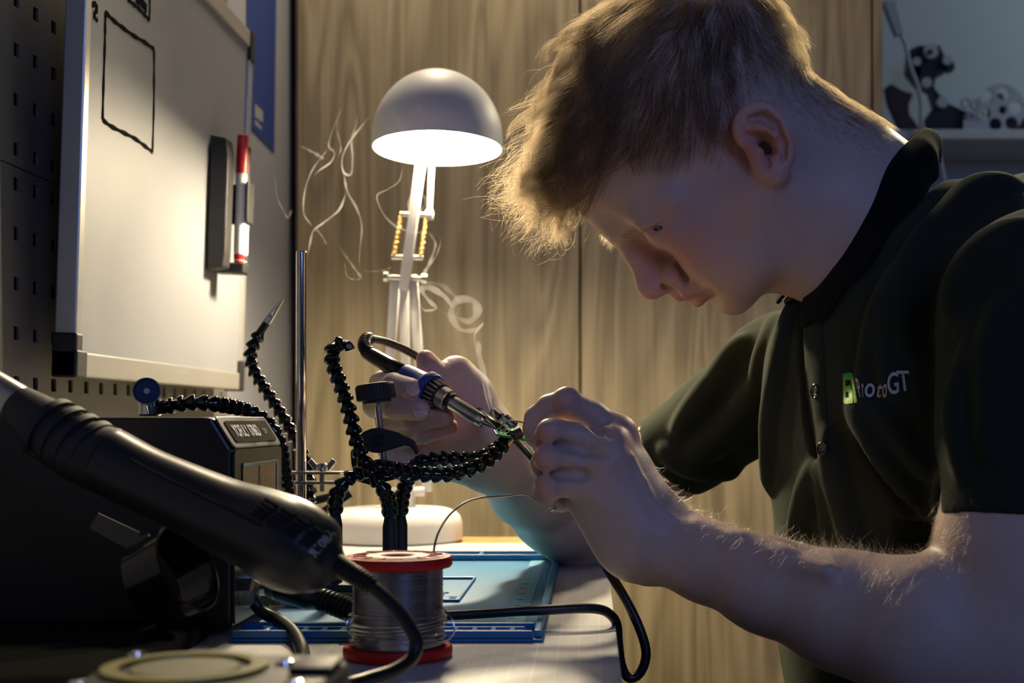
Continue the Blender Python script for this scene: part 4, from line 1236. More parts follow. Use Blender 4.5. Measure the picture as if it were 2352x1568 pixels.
for side in (1, -1):
    H2 = (lambda a, b, w: Hd(a, b, w)) if side == 1 else (lambda a, b, w: mir(Hd(a, b, w)))
    body.ell(H2(1545, 628, 36), (d2(-.5,.86), d2(.86,.5), AY), (32*s1, 25*s1, 22*s1), .004)    # nostril wing
    body.chain([H2(1562, 602, 52), H2(1578, 622, 54), H2(1574, 648, 54)], [3*s1, 5*s1, 3*s1], .007, 's')   # crease behind it
    body.ball(H2(1530, 655, 22), 9*s1, .005, 's')
    # mouth
    body.chain([H2(1563, 674, 0), H2(1580, 666, 34), H2(1620, 660, 66)], [14*s1, 13*s1, 8*s1], .006)   # upper lip
    body.chain([H2(1603, 686, 0), H2(1612, 682, 30), H2(1634, 672, 60)], [16*s1, 13*s1, 7*s1], .0045)   # lower lip
    body.chain([H2(1572, 698, 0), H2(1584, 692, 26), H2(1612, 680, 60), H2(1632, 670, 82), H2(1640, 666, 92)], [5*s1, 4*s1, 4*s1, 4*s1, 2*s1], .0025, 's')
    body.cone(H2(1632, 706, 0), H2(1644, 694, 44), 7*s1, 6*s1, .008, 's')                                # fold above the chin
body.ell(Hd(1684, 677), (d2(1,.1), d2(-.1,1), AY), (45*s1, 43*s1, 58*s1), .010)                          # chin
# neck
body.cone(Hd(1740, 400), Hd(1900, 480), 172*s1, 172*s1, .04)
body.cone(Hd(1900, 480), Hd(2060, 600), 172*s1, 190*s1, .04)
body.cone(Hd(1850, 300), Hd(2010, 440), 92*s1, 110*s1, .03)
for side in (1,):
    body.cone(Hd(1800, 430, 150), Hd(1890, 640, 60), 30*s1, 26*s1, .03)                                  # neck muscle
# lids: cut the slit, the eyeball sits inside
for side in (1, -1):
    H2 = (lambda a, b, w: Hd(a, b, w)) if side == 1 else (lambda a, b, w: mir(Hd(a, b, w)))
    body.chain([H2(1477, 536, 116), H2(1490, 531, 128), H2(1506, 525, 136), H2(1522, 518, 139), H2(1538, 510, 134)], [1.5*s1, 4.5*s1, 6.2*s1, 5.8*s1, 1.5*s1], .002, 's')
# ears
def ear(H2):
    body.ell(H2(1757, 330, 246), (d2(.28,1), d2(1,-.28), Vector((.15,1,0))), (80*s1, 44*s1, 15*s1), .010)
    body.cone(H2(1762, 385, 236), H2(1782, 398, 242), 18*s1, 20*s1, .008)
    hel = [(1722,336,238),(1704,318,244),(1698,292,250),(1712,262,256),(1742,247,262),(1774,258,264),(1798,290,266),(1812,328,264),(1814,358,258),(1800,385,252),(1788,402,248)]
    hr = [9,11,13,13.5,13,12,11,10.5,10,10,14]
    hq = spline([(*H2(*p), r*s1) for p, r in zip(hel, hr)], 44)
    body.chain([q[:3] for q in hq], [q[3] for q in hq], .0025)
    body.ball(H2(1782, 400, 246), 20*s1, .006)
    body.chain([H2(*p) for p in [(1716,282,258),(1742,292,268),(1776,312,270),(1788,345,266),(1778,376,256)]], [6*s1,8*s1,9*s1,9*s1,8*s1], .006)
    body.chain([H2(*p) for p in [(1788,296,270),(1799,330,270),(1799,362,264)]], [6*s1,7*s1,5*s1], .003, 's')
    body.chain([H2(*p) for p in [(1722,274,264),(1756,266,270),(1784,284,271)]], [6*s1,7*s1,6*s1], .003, 's')
    body.ell(H2(1757, 340, 262), (d2(.35,1), d2(1,-.35), AY), (33*s1, 23*s1, 28*s1), .005, 's')
    body.chain([H2(1733,316,262), H2(1752,318,264), H2(1775,322,262)], [5*s1,6*s1,5*s1], .004, 's')
    body.cone(H2(1762, 362, 258), H2(1764, 378, 256), 8*s1, 5*s1, .005, 's')
    body.chain([H2(1727,336,252), H2(1742,352,254), H2(1752,372,250)], [8*s1,9*s1,7*s1], .005)
    body.ball(H2(1778, 364, 260), 7*s1, .005)
ear(lambda a, b, w: Hd(a, b, w))
ear(lambda a, b, w: mir(Hd(a, b, w)))

body.xp = .010
# --- left arm (near): shoulder, elbow, wrist
LSH, LEL, LWR = Vector((.280, .835, CZ+.075)), Vector((.262, .800, CZ-.128)), P(1500, 1232, .905)
body.cone(LSH, Vector((.262, .815, CZ-.09)), .056, .050, .03)
body.cone(Vector((.262, .815, CZ-.09)), LEL, .050, .046, .03)
fa = [P(2330, 1505, .80), P(2120, 1455, .815), P(1940, 1405, .84), P(1760, 1343, .865), P(1620, 1288, .89), P(1530, 1245, .903)]
body.chain(fa, [.047, .0430, .0350, .0285, .0245, .0235], .014, 'u', .014)
body.cone(P(2200, 1425, .85), P(1800, 1330, .885), .034, .024, .014)                 # muscle on the far side
body.cone(P(2120, 1385, .80), P(1950, 1355, .845), .022, .018, .014)
# back of the hand and wrist
body.cone(P(1530, 1245, .903), P(1478, 1225, .905), .0235, .0240, .015)
body.cone(P(1452, 1300, .905), P(1480, 1310, .905), .0090, .0085, .014)               # wrist bone
MCP = {'i': P(1420, 1000, .918), 'm': P(1402, 1026, .898), 'r': P(1382, 1066, .892), 'p': P(1352, 1112, .893)}
hb = .0105
for key, wr, r0, r1 in (('i', (1496, 1185, .910), .0125, .0108), ('m', (1490, 1205, .897), .0125, .0112), ('r', (1478, 1225, .893), .0125, .0110), ('p', (1464, 1250, .895), .0135, .0105)):
    body.cone(P(*wr), MCP[key], r0, r1, .016)
body.cone(P(1430, 1100, .912), P(1480, 1200, .912), .016, .020, .02)                   # palm mass
body.cone(P(1380, 1080, .915), P(1440, 1180, .915), .014, .018, .02)
body.cone(P(1345, 1150, .905), P(1420, 1250, .905), .0110, .0150, .018)                # edge of the hand
# fingers
fk = .0022
def finger(pts, rad, k=.010): body.chain([P(*p) for p in pts], rad, k, 'u', fk)
finger([(1420,1000,.918), (1362,955,.912), (1302,925,.905), (1262,936,.910), (1234,960,.914), (1228,984,.914), (1228,1006,.916)], [.0112,.0100,.0098,.0088,.0086,.0080,.0064], .007)
finger([(1402,1026,.898), (1330,1003,.890), (1272,994,.885), (1257,1006,.893), (1252,1018,.908), (1272,1022,.925)], [.0110,.0092,.0094,.0092,.0086,.0080], .006)
finger([(1382,1066,.892), (1320,1056,.884), (1268,1053,.880), (1252,1064,.889), (1250,1078,.905), (1278,1082,.920)], [.0110,.0094,.0098,.0094,.0088,.0080], .006)
finger([(1352,1112,.893), (1305,1112,.886), (1264,1115,.882), (1254,1128,.888), (1258,1148,.897), (1290,1152,.908)], [.0102,.0084,.0086,.0084,.0076,.0074], .006)
for p, r in (((1302,914,.899), .0062), ((1256,989,.880), .0058), ((1251,1048,.876), .0060), ((1254,1110,.878), .0052)):   # knuckle bumps
    body.ball(P(*p), r, .007)
for p in ((1425,992,.911), (1405,1018,.888), (1384,1060,.882), (1352,1106,.884)): body.ball(P(*p), .0080, .012)
finger([(1462,1150,.925), (1400,1085,.945), (1330,1030,.950), (1268,1012,.945), (1238,1006,.940)], [.015,.0125,.0108,.0100,.0075], .014)   # thumb behind the fingers
for (a, b) in (((1478,1180,.885), (1420,1050,.882)), ((1470,1205,.882), (1392,1085,.878)), ((1462,1230,.883), (1362,1125,.881))):   # tendons
    body.cone(P(*a), P(*b), .0028, .0040, .010)
for pts in ([(1530,1190,.882),(1500,1160,.884),(1475,1105,.884),(1450,1050,.886)], [(1500,1230,.878),(1450,1180,.879),(1420,1130,.878),(1372,1090,.876)], [(1600,1230,.874),(1560,1205,.880),(1525,1180,.883)]):  # veins
    body.chain([P(*p) for p in pts], [.0015]*len(pts), .005)
for pts in ([(1245,1023,.884),(1290,1027,.879),(1345,1033,.879),(1392,1045,.874)], [(1245,1086,.882),(1290,1087,.877),(1335,1089,.877),(1370,1096,.871)], [(1330,975,.894),(1370,985,.890),(1400,1000,.882)]):   # clefts between the fingers
    body.chain([P(*p) for p in pts], [.0024,.0030,.0026,.0010], .005, 's')
body.chain([P(1900,1310,.812), P(1800,1285,.838), P(1700,1250,.862), P(1600,1215,.878)], [.004,.0045,.0045,.003], .012)

# --- right arm (far)
RSH, REL = P(1775, 860, 1.175), P(1336, 1216, 1.295)
RWR = P(1128, 1042, 1.088)
body.cone(RSH, REL, .044, .036, .02)
body.chain([REL, P(1290, 1172, 1.24), P(1215, 1120, 1.17), RWR], [.0360, .0365, .0315, .0265], .02)
body.cone(P(1310, 1222, 1.28), P(1245, 1182, 1.22), .024, .024, .02)
# palm, thenar and thumb
body.cone(RWR, P(1085, 1000, 1.082), .0275, .0270, .02)
body.ell(P(1040, 985, 1.085), (d2(-.86,-.5), d2(.5,-.86), AY), (.040, .032, .0155), .02)
body.cone(P(1110, 1010, 1.066), P(1072, 905, 1.070), .0215, .0185, .018)
body.cone(P(1072, 905, 1.070), P(1046, 862, 1.066), .0165, .0130, .014)
body.chain([P(1046, 858, 1.066), P(1012, 868, 1.054), P(988, 846, 1.050), P(978, 826, 1.052)], [.0130, .0098, .0094, .0078], .008, 'u', .004)
body.cone(P(930, 1050, 1.07), P(1010, 1040, 1.075), .0150, .0180, .02)                 # heel of the hand
body.cone(P(905, 1020, 1.068), P(930, 1050, 1.07), .0125, .0150, .016)
# fingers: from the far edge of the palm out to the left, curling to the lens and back
def rf(pts, rad, k=.004): body.chain([P(*p) for p in pts], rad, k, 'u', .0022)
rf([(1000,905,1.100), (930,878,1.095), (884,876,1.068), (876,881,1.045), (905,884,1.020), (946,893,1.006)], [.0105,.0098,.0096,.0094,.0092,.0082])
rf([(995,945,1.102), (915,925,1.098), (868,925,1.070), (862,931,1.046), (905,934,1.020), (964,941,1.004)], [.0108,.0100,.0098,.0096,.0094,.0082])
rf([(990,985,1.100), (930,972,1.095), (893,970,1.070), (890,973,1.047), (950,966,1.022), (1022,953,1.012)], [.0106,.0098,.0092,.0090,.0088,.0078])
rf([(985,1020,1.095), (945,1008,1.088), (918,1008,1.068), (920,1010,1.049), (975,998,1.030), (1034,979,1.022)], [.0095,.0082,.0078,.0074,.0070,.0062])

HL = body
regions = [   # (low corner, high corner, voxel)
    (Hd(1270, 800, 0) - Vector((0,.105,0)) , Hd(2120, -90, 0) + Vector((.0,.105,0)), .0016),
]
lo_h = Vector((P(1262,0,1).x, HY-.100, CZ+.070)); hi_h = Vector((P(2080,0,1).x, HY+.100, CZ+.345))
VQ = []
D, l0 = body.eval(lo_h, hi_h, .0012); VQ.append(surface_net(D, l0, .0012, 2)); HEADD, HEADL = D, l0
D, l0 = body.eval((-.062, .74, CZ-.20), (.345, .975, CZ+.045), .0014); VQ.append(surface_net(D, l0, .0014, 2))
D, l0 = body.eval((-.185, .985, CZ-.165), (.20, 1.36, CZ+.065), .0014); VQ.append(surface_net(D, l0, .0014, 2))
HEADV, HEADQ = VQ[0]
LARMV, LARMQ = VQ[1]
# trunk under the clothes, coarse, so that the figure is one body
trunk = Field()
fn, ln = Vector((-.906, -.42, 0)), Vector((.42, -.906, 0))
TZ = Vector((0, 0, 1))
trunk.ell((.30, 1.0, CZ-.01), (fn, ln, TZ), (.090, .150, .13), .02)
trunk.ell((.32, 1.0, CZ-.16), (fn, ln, TZ), (.090, .140, .17), .03)
trunk.cone(Hd(2040, 600), (.30, 1.0, CZ+.05), .03, .07, .02)
trunk.cone((.30, 1.0, CZ+.06), LSH + Vector((0,0,-.015)), .040, .042, .015); trunk.cone((.29, 1.0, CZ+.05), RSH, .040, .036, .015)
trunk.ell((.335, 1.0, CZ-.33), (fn, ln, TZ), (.10, .15, .10), .03)
D, l0 = trunk.eval((.0, .72, CZ-.45), (.48, 1.32, CZ+.24), .006); VQ.append(surface_net(D, l0, .006, 1))
off = 0; Vs, Qs = [], []
for V, Q in VQ:
    Vs.append(V); Qs.append(Q + off); off += len(V)
BV, BQ = np.vstack(Vs), np.vstack(Qs)
P0 = Vector((.33, 1.0, .46))
bme = np_mesh('person', BV - np.array(P0), BQ)

# skin: pale, with flushed cheeks, ears, lips and knuckles as a colour attribute
def blob(V, c, r): return np.exp(-((V - np.array(c))**2).sum(1) / (r*r))
red = np.zeros(len(BV)); lip = np.zeros(len(BV))
for c, r, w in ((Hd(1755,330,250), .030, .8), (Hd(1570,560,150), .035, .45), (Hd(1500,650,0), .022, .5), (mir(Hd(1755,330,250)), .03, .8),
                (P(1302,905,.90), .012, .5), (P(1246,985,.88), .012, .5), (P(1243,1045,.876), .012, .5), (P(1248,1110,.878), .012, .5),
                (P(978,815,1.05), .02, .6), (P(960,940,1.02), .02, .4), (P(1030,960,1.02), .02, .5), (P(1035,980,1.03), .02, .5), (P(1440,985,.90), .02, .4)):
    red += w * blob(BV, c, r)
for c, r in ((Hd(1580,690,10), .010), (Hd(1600,690,30), .009), (Hd(1615,682,50), .008), (Hd(1575,682,25), .006), (mir(Hd(1600,690,30)), .010)):
    lip += blob(BV, c, r)
ca = bme.color_attributes.new('tint', 'FLOAT_COLOR', 'POINT')
buf = np.zeros((len(BV), 4), np.float32); buf[:, 0] = np.clip(red, 0, 1); buf[:, 1] = np.clip(lip*.55, 0, .6); buf[:, 3] = 1
ca.data.foreach_set('color', buf.ravel())

def skin_material():
    m = bpy.data.materials.new('skin'); m.use_nodes = True
    nt = m.node_tree; b = nt.nodes['Principled BSDF']
    at = nt.nodes.new('ShaderNodeAttribute'); at.attribute_name = 'tint'
    sp_ = nt.nodes.new('ShaderNodeSeparateColor'); nt.links.new(at.outputs['Color'], sp_.inputs[0])
    tc = nt.nodes.new('ShaderNodeTexCoord')
    no = nt.nodes.new('ShaderNodeTexNoise'); no.inputs['Scale'].default_value = 55; no.inputs['Detail'].default_value = 5
    nt.links.new(tc.outputs['Object'], no.inputs['Vector'])
    base = nt.nodes.new('ShaderNodeMix'); base.data_type = 'RGBA'; base.inputs[6].default_value = (.62,.44,.36,1); base.inputs[7].default_value = (.72,.55,.47,1)
    nt.links.new(no.outputs['Fac'], base.inputs[0])
    m1 = nt.nodes.new('ShaderNodeMix'); m1.data_type = 'RGBA'; m1.inputs[7].default_value = (.70,.27,.20,1)
    nt.links.new(sp_.outputs[0], m1.inputs[0]); nt.links.new(base.outputs[2], m1.inputs[6])
    m2 = nt.nodes.new('ShaderNodeMix'); m2.data_type = 'RGBA'; m2.inputs[7].default_value = (.55,.18,.16,1)
    nt.links.new(sp_.outputs[1], m2.inputs[0]); nt.links.new(m1.outputs[2], m2.inputs[6])
    nt.links.new(m2.outputs[2], b.inputs['Base Color'])
    b.inputs['Roughness'].default_value = .48
    b.inputs['Specular IOR Level'].default_value = .4
    b.inputs['Subsurface Weight'].default_value = .35
    b.inputs['Subsurface Radius'].default_value = (1.0, .30, .14)
    b.inputs['Subsurface Scale'].default_value = .0045
    vo = nt.nodes.new('ShaderNodeTexVoronoi'); vo.inputs['Scale'].default_value = 900
    nt.links.new(tc.outputs['Object'], vo.inputs['Vector'])
    n2 = nt.nodes.new('ShaderNodeTexNoise'); n2.inputs['Scale'].default_value = 260; n2.inputs['Detail'].default_value = 3
    nt.links.new(tc.outputs['Object'], n2.inputs['Vector'])
    ad = nt.nodes.new('ShaderNodeMath'); nt.links.new(vo.outputs['Distance'], ad.inputs[0]); nt.links.new(n2.outputs['Fac'], ad.inputs[1])
    bp = nt.nodes.new('ShaderNodeBump'); bp.inputs['Strength'].default_value = .18; bp.inputs['Distance'].default_value = .0006
    nt.links.new(ad.outputs[0], bp.inputs['Height']); nt.links.new(bp.outputs['Normal'], b.inputs['Normal'])
    return m
M_skin = skin_material()
person = link('person', bme, M_skin)
person.location = P0
tag(person, 'fair haired man in a dark polo shirt bending over to solder', 'person')
def pp(name, me_or_mb, m, parent=None, **kw):
    return me_or_mb.build(name, m, parent or person, origin=P0, **kw)

# eyes
M_eye = mat('eye_white', (.55,.52,.50), .12, coat=.5)
M_iris = mat('grey_green_iris', (.24,.30,.28), .15, coat=.6); M_pupil = mat('pupil', (.004,.004,.004), .1)
for f in (lambda p: p, mir):
    c = f(Hd(1522, 526, 96)); c = Vector(c)
    out = (f(Hd(1504, 530, 130)) - c).normalized()
    e = pp('eye', MB().lathe(c - out*.0118, out, [(.0118*(1-math.cos(math.pi*i/16)), .0118*math.sin(math.pi*i/16)) for i in range(17)], 32), M_eye)
    pp('iris', MB().lathe(c + out*.0102, out, [(0,.0060),(.0010,.0052),(.0019,.0030),(.0022,0)], 24), M_iris, e)
    pp('pupil', MB().lathe(c + out*.0119, out, [(0,.0024),(.0005,.0016)], 16), M_pupil, e)
# finger nails of the right hand
M_nail = mat('fingernail', (.78,.55,.46), .25, coat=.3)
def nail(c, dirn, nrm, L, W):
    c, d, n_ = Vector(c), Vector(dirn).normalized(), Vector(nrm).normalized()
    n_ = (n_ - d*n_.dot(d)).normalized(); s_ = d.cross(n_)
    vs, fs = [], []
    NU, NV = 8, 8
    for i in range(NU+1):
        for j in range(NV+1):
            u, v = i/NU*2-1, j/NV*2-1
            uu_, vv_ = u*math.sqrt(1-v*v/2), v*math.sqrt(1-u*u/2)
            vs.append(c + d*uu_*L + s_*vv_*W - n_*(vv_*vv_*W*.38 + uu_*uu_*L*.10))
    for i in range(NU):
        for j in range(NV):
            a = i*(NV+1)+j; fs.append((a, a+1, a+NV+2, a+NV+1))
    k = len(vs)
    vs2 = [p - n_*.0009 for p in vs]
    mb = MB().add(vs + vs2, fs + [tuple(x+k for x in f[::-1]) for f in fs])
    pp('fingernail', mb, M_nail)
nail(P(948, 895, .9980), d2(.97, .22), (-.05,-1,.25), .0052, .0045)
nail(P(965, 945, .9960), d2(.98, .18), (-.05,-1,.30), .0054, .0046)
# ------------------------------------------------------------------ polo shirt
def torso_field():
    f = Field(); f.xp = .03
    f.ell((.264, .985, CZ+.006), (fn, ln, TZ), (.120, .182, .168), .03)
    f.ell((.275, .990, CZ-.140), (fn, ln, TZ), (.124, .172, .19), .03)
    f.ell((.345, 1.00, CZ+.076), (fn, ln, TZ), (.132, .160, .108), .012)
    f.ell((.335, 1.00, CZ-.320), (fn, ln, TZ), (.118, .160, .15), .04)
    f.cone((.320, 1.0, CZ+.075), Vector((.290, .850, CZ+.060)), .062, .060, .014)
    f.cone((.270, 1.0, CZ+.060), RSH + Vector((.014,-.01,.002)), .062, .052, .025)
    # sleeves
    f.cone(LSH + Vector((0,0,-.005)), Vector((.2665, .818, CZ-.080)), .0620, .0600, .014)
    rh = RSH.lerp(REL, .54)
    f.cone(RSH + Vector((.004,0,-.004)), rh, .050, .0425, .02)
    return f, rh
f0, RHEM = torso_field()
_D, _l = f0.eval((-.02, .70, CZ-.42), (.50, 1.36, CZ+.25), .006)
_V, _Q = surface_net(_D, _l, .006, 1)
coarse = BVHTree.FromPolygons([tuple(v) for v in _V], [tuple(q) for q in _Q])
EYE = Vector((0, 0, CZ))
def on(bvh, px, py, lift=0.0):
    d = (P(px, py, 1.0) - EYE).normalized()
    h = bvh.ray_cast(EYE, d)
    if h[0] is None: return None
    return h[0] + h[1] * lift
shirtF, _ = torso_field()
def fold(pts, r, k=.011, sink=.30, op='u', n=10):
    if op == 'u': r *= .62
    q = spline(pts, n * (len(pts) - 1) + 1)
    w = []
    for i, (x, y) in enumerate(q):
        p = on(coarse, x, y, -r * sink if op == 'u' else r * sink)
        if p is not None: w.append((p, r * (.35 + .65 * math.sin(math.pi * (i + .5) / len(q)))))
    for i in range(len(w) - 1):
        if (w[i+1][0] - w[i][0]).length < .04:
            shirtF.cone(w[i][0], w[i+1][0], w[i][1], w[i+1][1], k, op)
# chest and belly drapes
for pts, r, k in (([(1822,700),(1800,800),(1778,930),(1768,1060),(1770,1200)], .009, .012),
               ([(1775,730),(1745,850),(1740,960)], .007, .012),
               ([(1905,1000),(1925,1110),(1965,1250),(1990,1330)], .009, .012),
               ([(1882,1075),(1850,1140),(1838,1260),(1836,1360)], .008, .012),
               ([(1893,1070),(1903,1160),(1912,1270)], .006, .010),
               ([(1960,930),(2030,1040),(2100,1150)], .008, .012),
               ([(2010,940),(2075,1010),(2135,1090)], .006, .010),
               ([(2060,610),(2022,720),(2000,830),(1990,930)], .008, .010),
               ([(2098,560),(2056,680),(2040,800),(2050,900)], .007, .010),
               ([(2150,500),(2100,590),(2080,690),(2082,820)], .007, .010),
               ([(2320,420),(2230,450),(2160,520)], .009, .014),
               ([(2352,520),(2240,600),(2190,700)], .008, .014),
               ([(2230,800),(2200,930),(2210,1080)], .006, .012),
               ([(2300,700),(2270,860),(2275,1050)], .006, .012),
               ([(1705,790),(1640,880),(1560,985)], .006, .018),
               ([(1735,900),(1680,985),(1590,1055)], .005, .018),
               ([(1525,1035),(1600,1075),(1700,1085)], .004, .014)):
    fold(pts, r, k)
for pts, r in (([(1843,690),(1842,800),(1850,900),(1862,980),(1880,1050)], .0024),          # placket edge
               ([(2160,560),(2132,680),(2128,820),(2136,960),(2146,1100),(2150,1185)], .0035),   # armhole seam
               ([(1800,740),(1778,860),(1760,980)], .003),
               ([(1975,1010),(2050,1110),(2110,1200)], .003)):
    fold(pts, r, .006, .15, 's')
shirtF.cone(Hd(1990, 525), Hd(1760, 330), .063, .080, .006, 's')      # neck opening under the collar
# open sleeve ends
axL = (Vector((.2665, .818, CZ-.075)) - LSH).normalized()
hemL = Vector((.2660, .8185, CZ-.0625))
axR = (REL - RSH).normalized()
hemR = RSH.lerp(REL, .50)
_fd = shirtF
_lo, _hi, _vx = (-.02, .70, CZ-.36), (.50, 1.36, CZ+.25), .0024
D, l0 = _fd.eval(_lo, _hi, _vx)
gx = (l0[0] + np.arange(D.shape[0])*_vx).astype(np.float32)[:, None, None]; gy = (l0[1] + np.arange(D.shape[1])*_vx).astype(np.float32)[None, :, None]; gz = (l0[2] + np.arange(D.shape[2])*_vx).astype(np.float32)[None, None, :]
# the cut acts only inside a ball round each hem, so that the trunk stays whole
for c, axn, rb, rin in ((hemL, axL, .105, .0530), (hemR, axR, .085, .0385)):
    dpl = (gx-c.x)*axn.x + (gy-c.y)*axn.y + (gz-c.z)*axn.z
    rad = np.sqrt(np.maximum((gx-c.x)**2 + (gy-c.y)**2 + (gz-c.z)**2 - dpl**2, 0))
    near = (rad < rb)
    if c is hemL: near &= (gy < .882) & (gx > .198)
    D = np.where(near, np.maximum(D, dpl), D)
    hole = np.maximum(rad - rin, -(dpl + .022))
    D = np.where(near, np.maximum(D, -hole), D)
# neck opening
SV, SQ = surface_net(D, l0, _vx, 2)
# fine cloth unevenness
_nv = normals_of(SV, SQ)
wob = np.sin(SV[:,0]*61 + SV[:,2]*47) * np.sin(SV[:,1]*53 - SV[:,2]*31) + .6*np.sin(SV[:,2]*97 + SV[:,0]*71 + 2)
SV = SV + _nv * (wob * .0007)[:, None]
sme = np_mesh('polo_shirt', SV - np.array(P0), SQ)
def cloth(name, c, sheen):
    m = mat(name, c, .85, var=.10, scale=30, sheen=sheen, spec=.05)
    nt = m.node_tree; b = nt.nodes['Principled BSDF']; tc = nt.nodes.new('ShaderNodeTexCoord')
    vo = nt.nodes.new('ShaderNodeTexVoronoi'); vo.inputs['Scale'].default_value = 1300
    nt.links.new(tc.outputs['Object'], vo.inputs['Vector'])
    bp = nt.nodes.new('ShaderNodeBump'); bp.inputs['Strength'].default_value = .3; bp.inputs['Distance'].default_value = .0004
    nt.links.new(vo.outputs['Distance'], bp.inputs['Height']); nt.links.new(bp.outputs['Normal'], b.inputs['Normal'])
    b.inputs['Sheen Tint'].default_value = (.8, .9, .7, 1)
    return m
M_shirt = cloth('dark_green_pique', (.028,.034,.024), .12)
M_collar = cloth('black_rib_knit', (.008,.009,.009), .05)
shirt = link('polo_shirt', sme, M_shirt, person)
shirt['label'] = 'dark green-black polo shirt'
SB = BVHTree.FromPolygons([tuple(v) for v in SV], [tuple(q) for q in SQ])

# collar: stand, fold and fall lofted round the neck
col_in = [(1828,650,-55),(1850,600,-120),(1920,500,-178),(2010,400,-165),(2075,318,-80),(2105,296,0),(2078,318,80),(2030,365,150),(1990,440,176),(1942,545,160),(1893,632,110),(1862,655,55)]
col_out = [(1796,688,-105),(1800,660,-190),(1880,560,-240),(2020,440,-215),(2120,385,-110),(2153,374,0),(2150,400,110),(2140,470,190),(2088,600,222),(2000,700,205),(1920,752,165),(1872,752,118)]
N = 66
qi = spline([Hd(*p) for p in col_in], N); qo = spline([Hd(*p) for p in col_out], N)
cen = spline([Hd(2010,470,0)]*2, 2)[0]
vs, fs = [], []
rows = 7
for i in range(N):
    a, b = Vector(qi[i]), Vector(qo[i])
    ctr = Vector(Hd(1960, 480, 0)); ax_ = (Vector(Hd(2060,600,0)) - Vector(Hd(1860,400,0))).normalized()
    rel = a - ctr; outv = (rel - ax_*rel.dot(ax_)).normalized()
    stand = a + ax_*.030 - outv*.004
    ripple = .0025*math.sin(i*.9)
    for j in range(rows):
        t = j/(rows-1)
        if j == 0: p = stand
        elif j == 1: p = a - outv*.0012
        else:
            u = (j-1)/(rows-2)
            p = a.lerp(b, u) + outv*(.011*math.sin(math.pi*min(u*1.0,1))**.8 + ripple*u)
        if j >= 2:      # the fall lies on the cloth, never inside it
            h = SB.find_nearest(p)
            if h[0] is not None:
                gap = (p - h[0]).dot(h[1])
                if gap < .0035 and (p - h[0]).length < .05: p = h[0] + h[1]*.0035
        vs.append(p)
for i in range(N-1):
    for j in range(rows-1):
        fs.append((i*rows+j, i*rows+j+1, (i+1)*rows+j+1, (i+1)*rows+j))
cm = MB().add(vs, fs).build('collar', M_collar, shirt, origin=P0, angle=80)
md = cm.modifiers.new('s', 'SUBSURF'); md.levels = 2; md.render_levels = 2
md = cm.modifiers.new('t', 'SOLIDIFY'); md.thickness = .0022; md.offset = 0
# buttons
def button(px, py, r=.0052):
    c = on(SB, px, py); 
    if c is None: return
    h = SB.find_nearest(c); n_ = h[1]
    if n_.dot(c - EYE) > 0: n_ = -n_
    bt = MB().lathe(c + n_*.0004, n_, [(0,r*.9),(.0008,r),(.0016,r),(.0020,r*.86),(.0015,r*.72),(.0014,0)], 24).build('button', M_blackgloss, shirt, origin=P0)
    s_ = n_.orthogonal().normalized()
    for k in (-1, 1):
        MB().lathe(c + n_*.0018 + s_*k*.0011, n_, [(0,.0006),(.0004,.0005)], 8).build('button_thread', M_printdim, bt, origin=P0)
button(1876, 898); button(1816, 690, .0048); button(1892, 1030, .0048)
# placket band, a double layer of cloth down the front
vs, fs = [], []
left = spline([(1846,672),(1846,800),(1853,900),(1866,985),(1882,1055)], 30); right = spline([(1884,672),(1892,800),(1897,900),(1902,985),(1908,1052)], 30)
for i in range(30):
    for j in range(6):
        x, y = left[i] + (right[i]-left[i]) * j/5
        p = on(SB, x, y)
        h = SB.find_nearest(p); n_ = h[1] if h[1].dot(p - EYE) < 0 else -h[1]
        vs.append(p + n_*(.0016 if 0 < j < 5 else .0004))
for i in range(29):
    for j in range(5): fs.append((i*6+j, i*6+j+1, (i+1)*6+j+1, (i+1)*6+j))
pk = MB().add(vs, fs).build('placket', M_shirt, shirt, origin=P0, angle=80)
md = pk.modifiers.new('s', 'SUBSURF'); md.levels = 1; md.render_levels = 1
# printed emblem and lettering, draped on the chest
def surf_quad(name, poly, m, lift=.0007, parent=None):
    """flat print: polygon in photo pixels laid on the cloth"""
    bm = bmesh.new()
    vv = [bm.verts.new((x, y, 0)) for x, y in poly]
    fc = bm.faces.new(vv)
    bmesh.ops.poke(bm, faces=[fc])
    bmesh.ops.subdivide_edges(bm, edges=bm.edges, cuts=3, use_grid_fill=True)
    bmesh.ops.triangulate(bm, faces=bm.faces)
    for v in bm.verts:
        p = on(SB, v.co.x, v.co.y)
        d = (EYE - p).normalized()
        v.co = p + d*lift - P0
    bmesh.ops.recalc_face_normals(bm, faces=bm.faces)
    me = bpy.data.meshes.new(name); bm.to_mesh(me); bm.free()
    return link(name, me, m, parent or shirt)
e = lambda a, b: (1840 + a/7.84, 820 + b/7.84)
def green_mat():
    m = mat('green_fade_print', (.1,.7,.05), .55)
    nt = m.node_tree; b = nt.nodes['Principled BSDF']; tc = nt.nodes.new('ShaderNodeTexCoord')
    sp_ = nt.nodes.new('ShaderNodeSeparateXYZ'); nt.links.new(tc.outputs['Object'], sp_.inputs[0])
    mr = nt.nodes.new('ShaderNodeMapRange'); z_hi = on(SB, *e(850,290)).z - P0.z; z_lo = on(SB, *e(850,840)).z - P0.z
    mr.inputs['From Min'].default_value = z_lo; mr.inputs['From Max'].default_value = z_hi
    nt.links.new(sp_.outputs['Z'], mr.inputs['Value'])
    cr = nt.nodes.new('ShaderNodeValToRGB'); cr.color_ramp.elements[0].color = (.42,.90,.02,1); cr.color_ramp.elements[1].color = (.01,.45,.03,1)
    nt.links.new(mr.outputs[0], cr.inputs['Fac']); nt.links.new(cr.outputs['Color'], b.inputs['Base Color'])
    return m
M_gfade = green_mat()
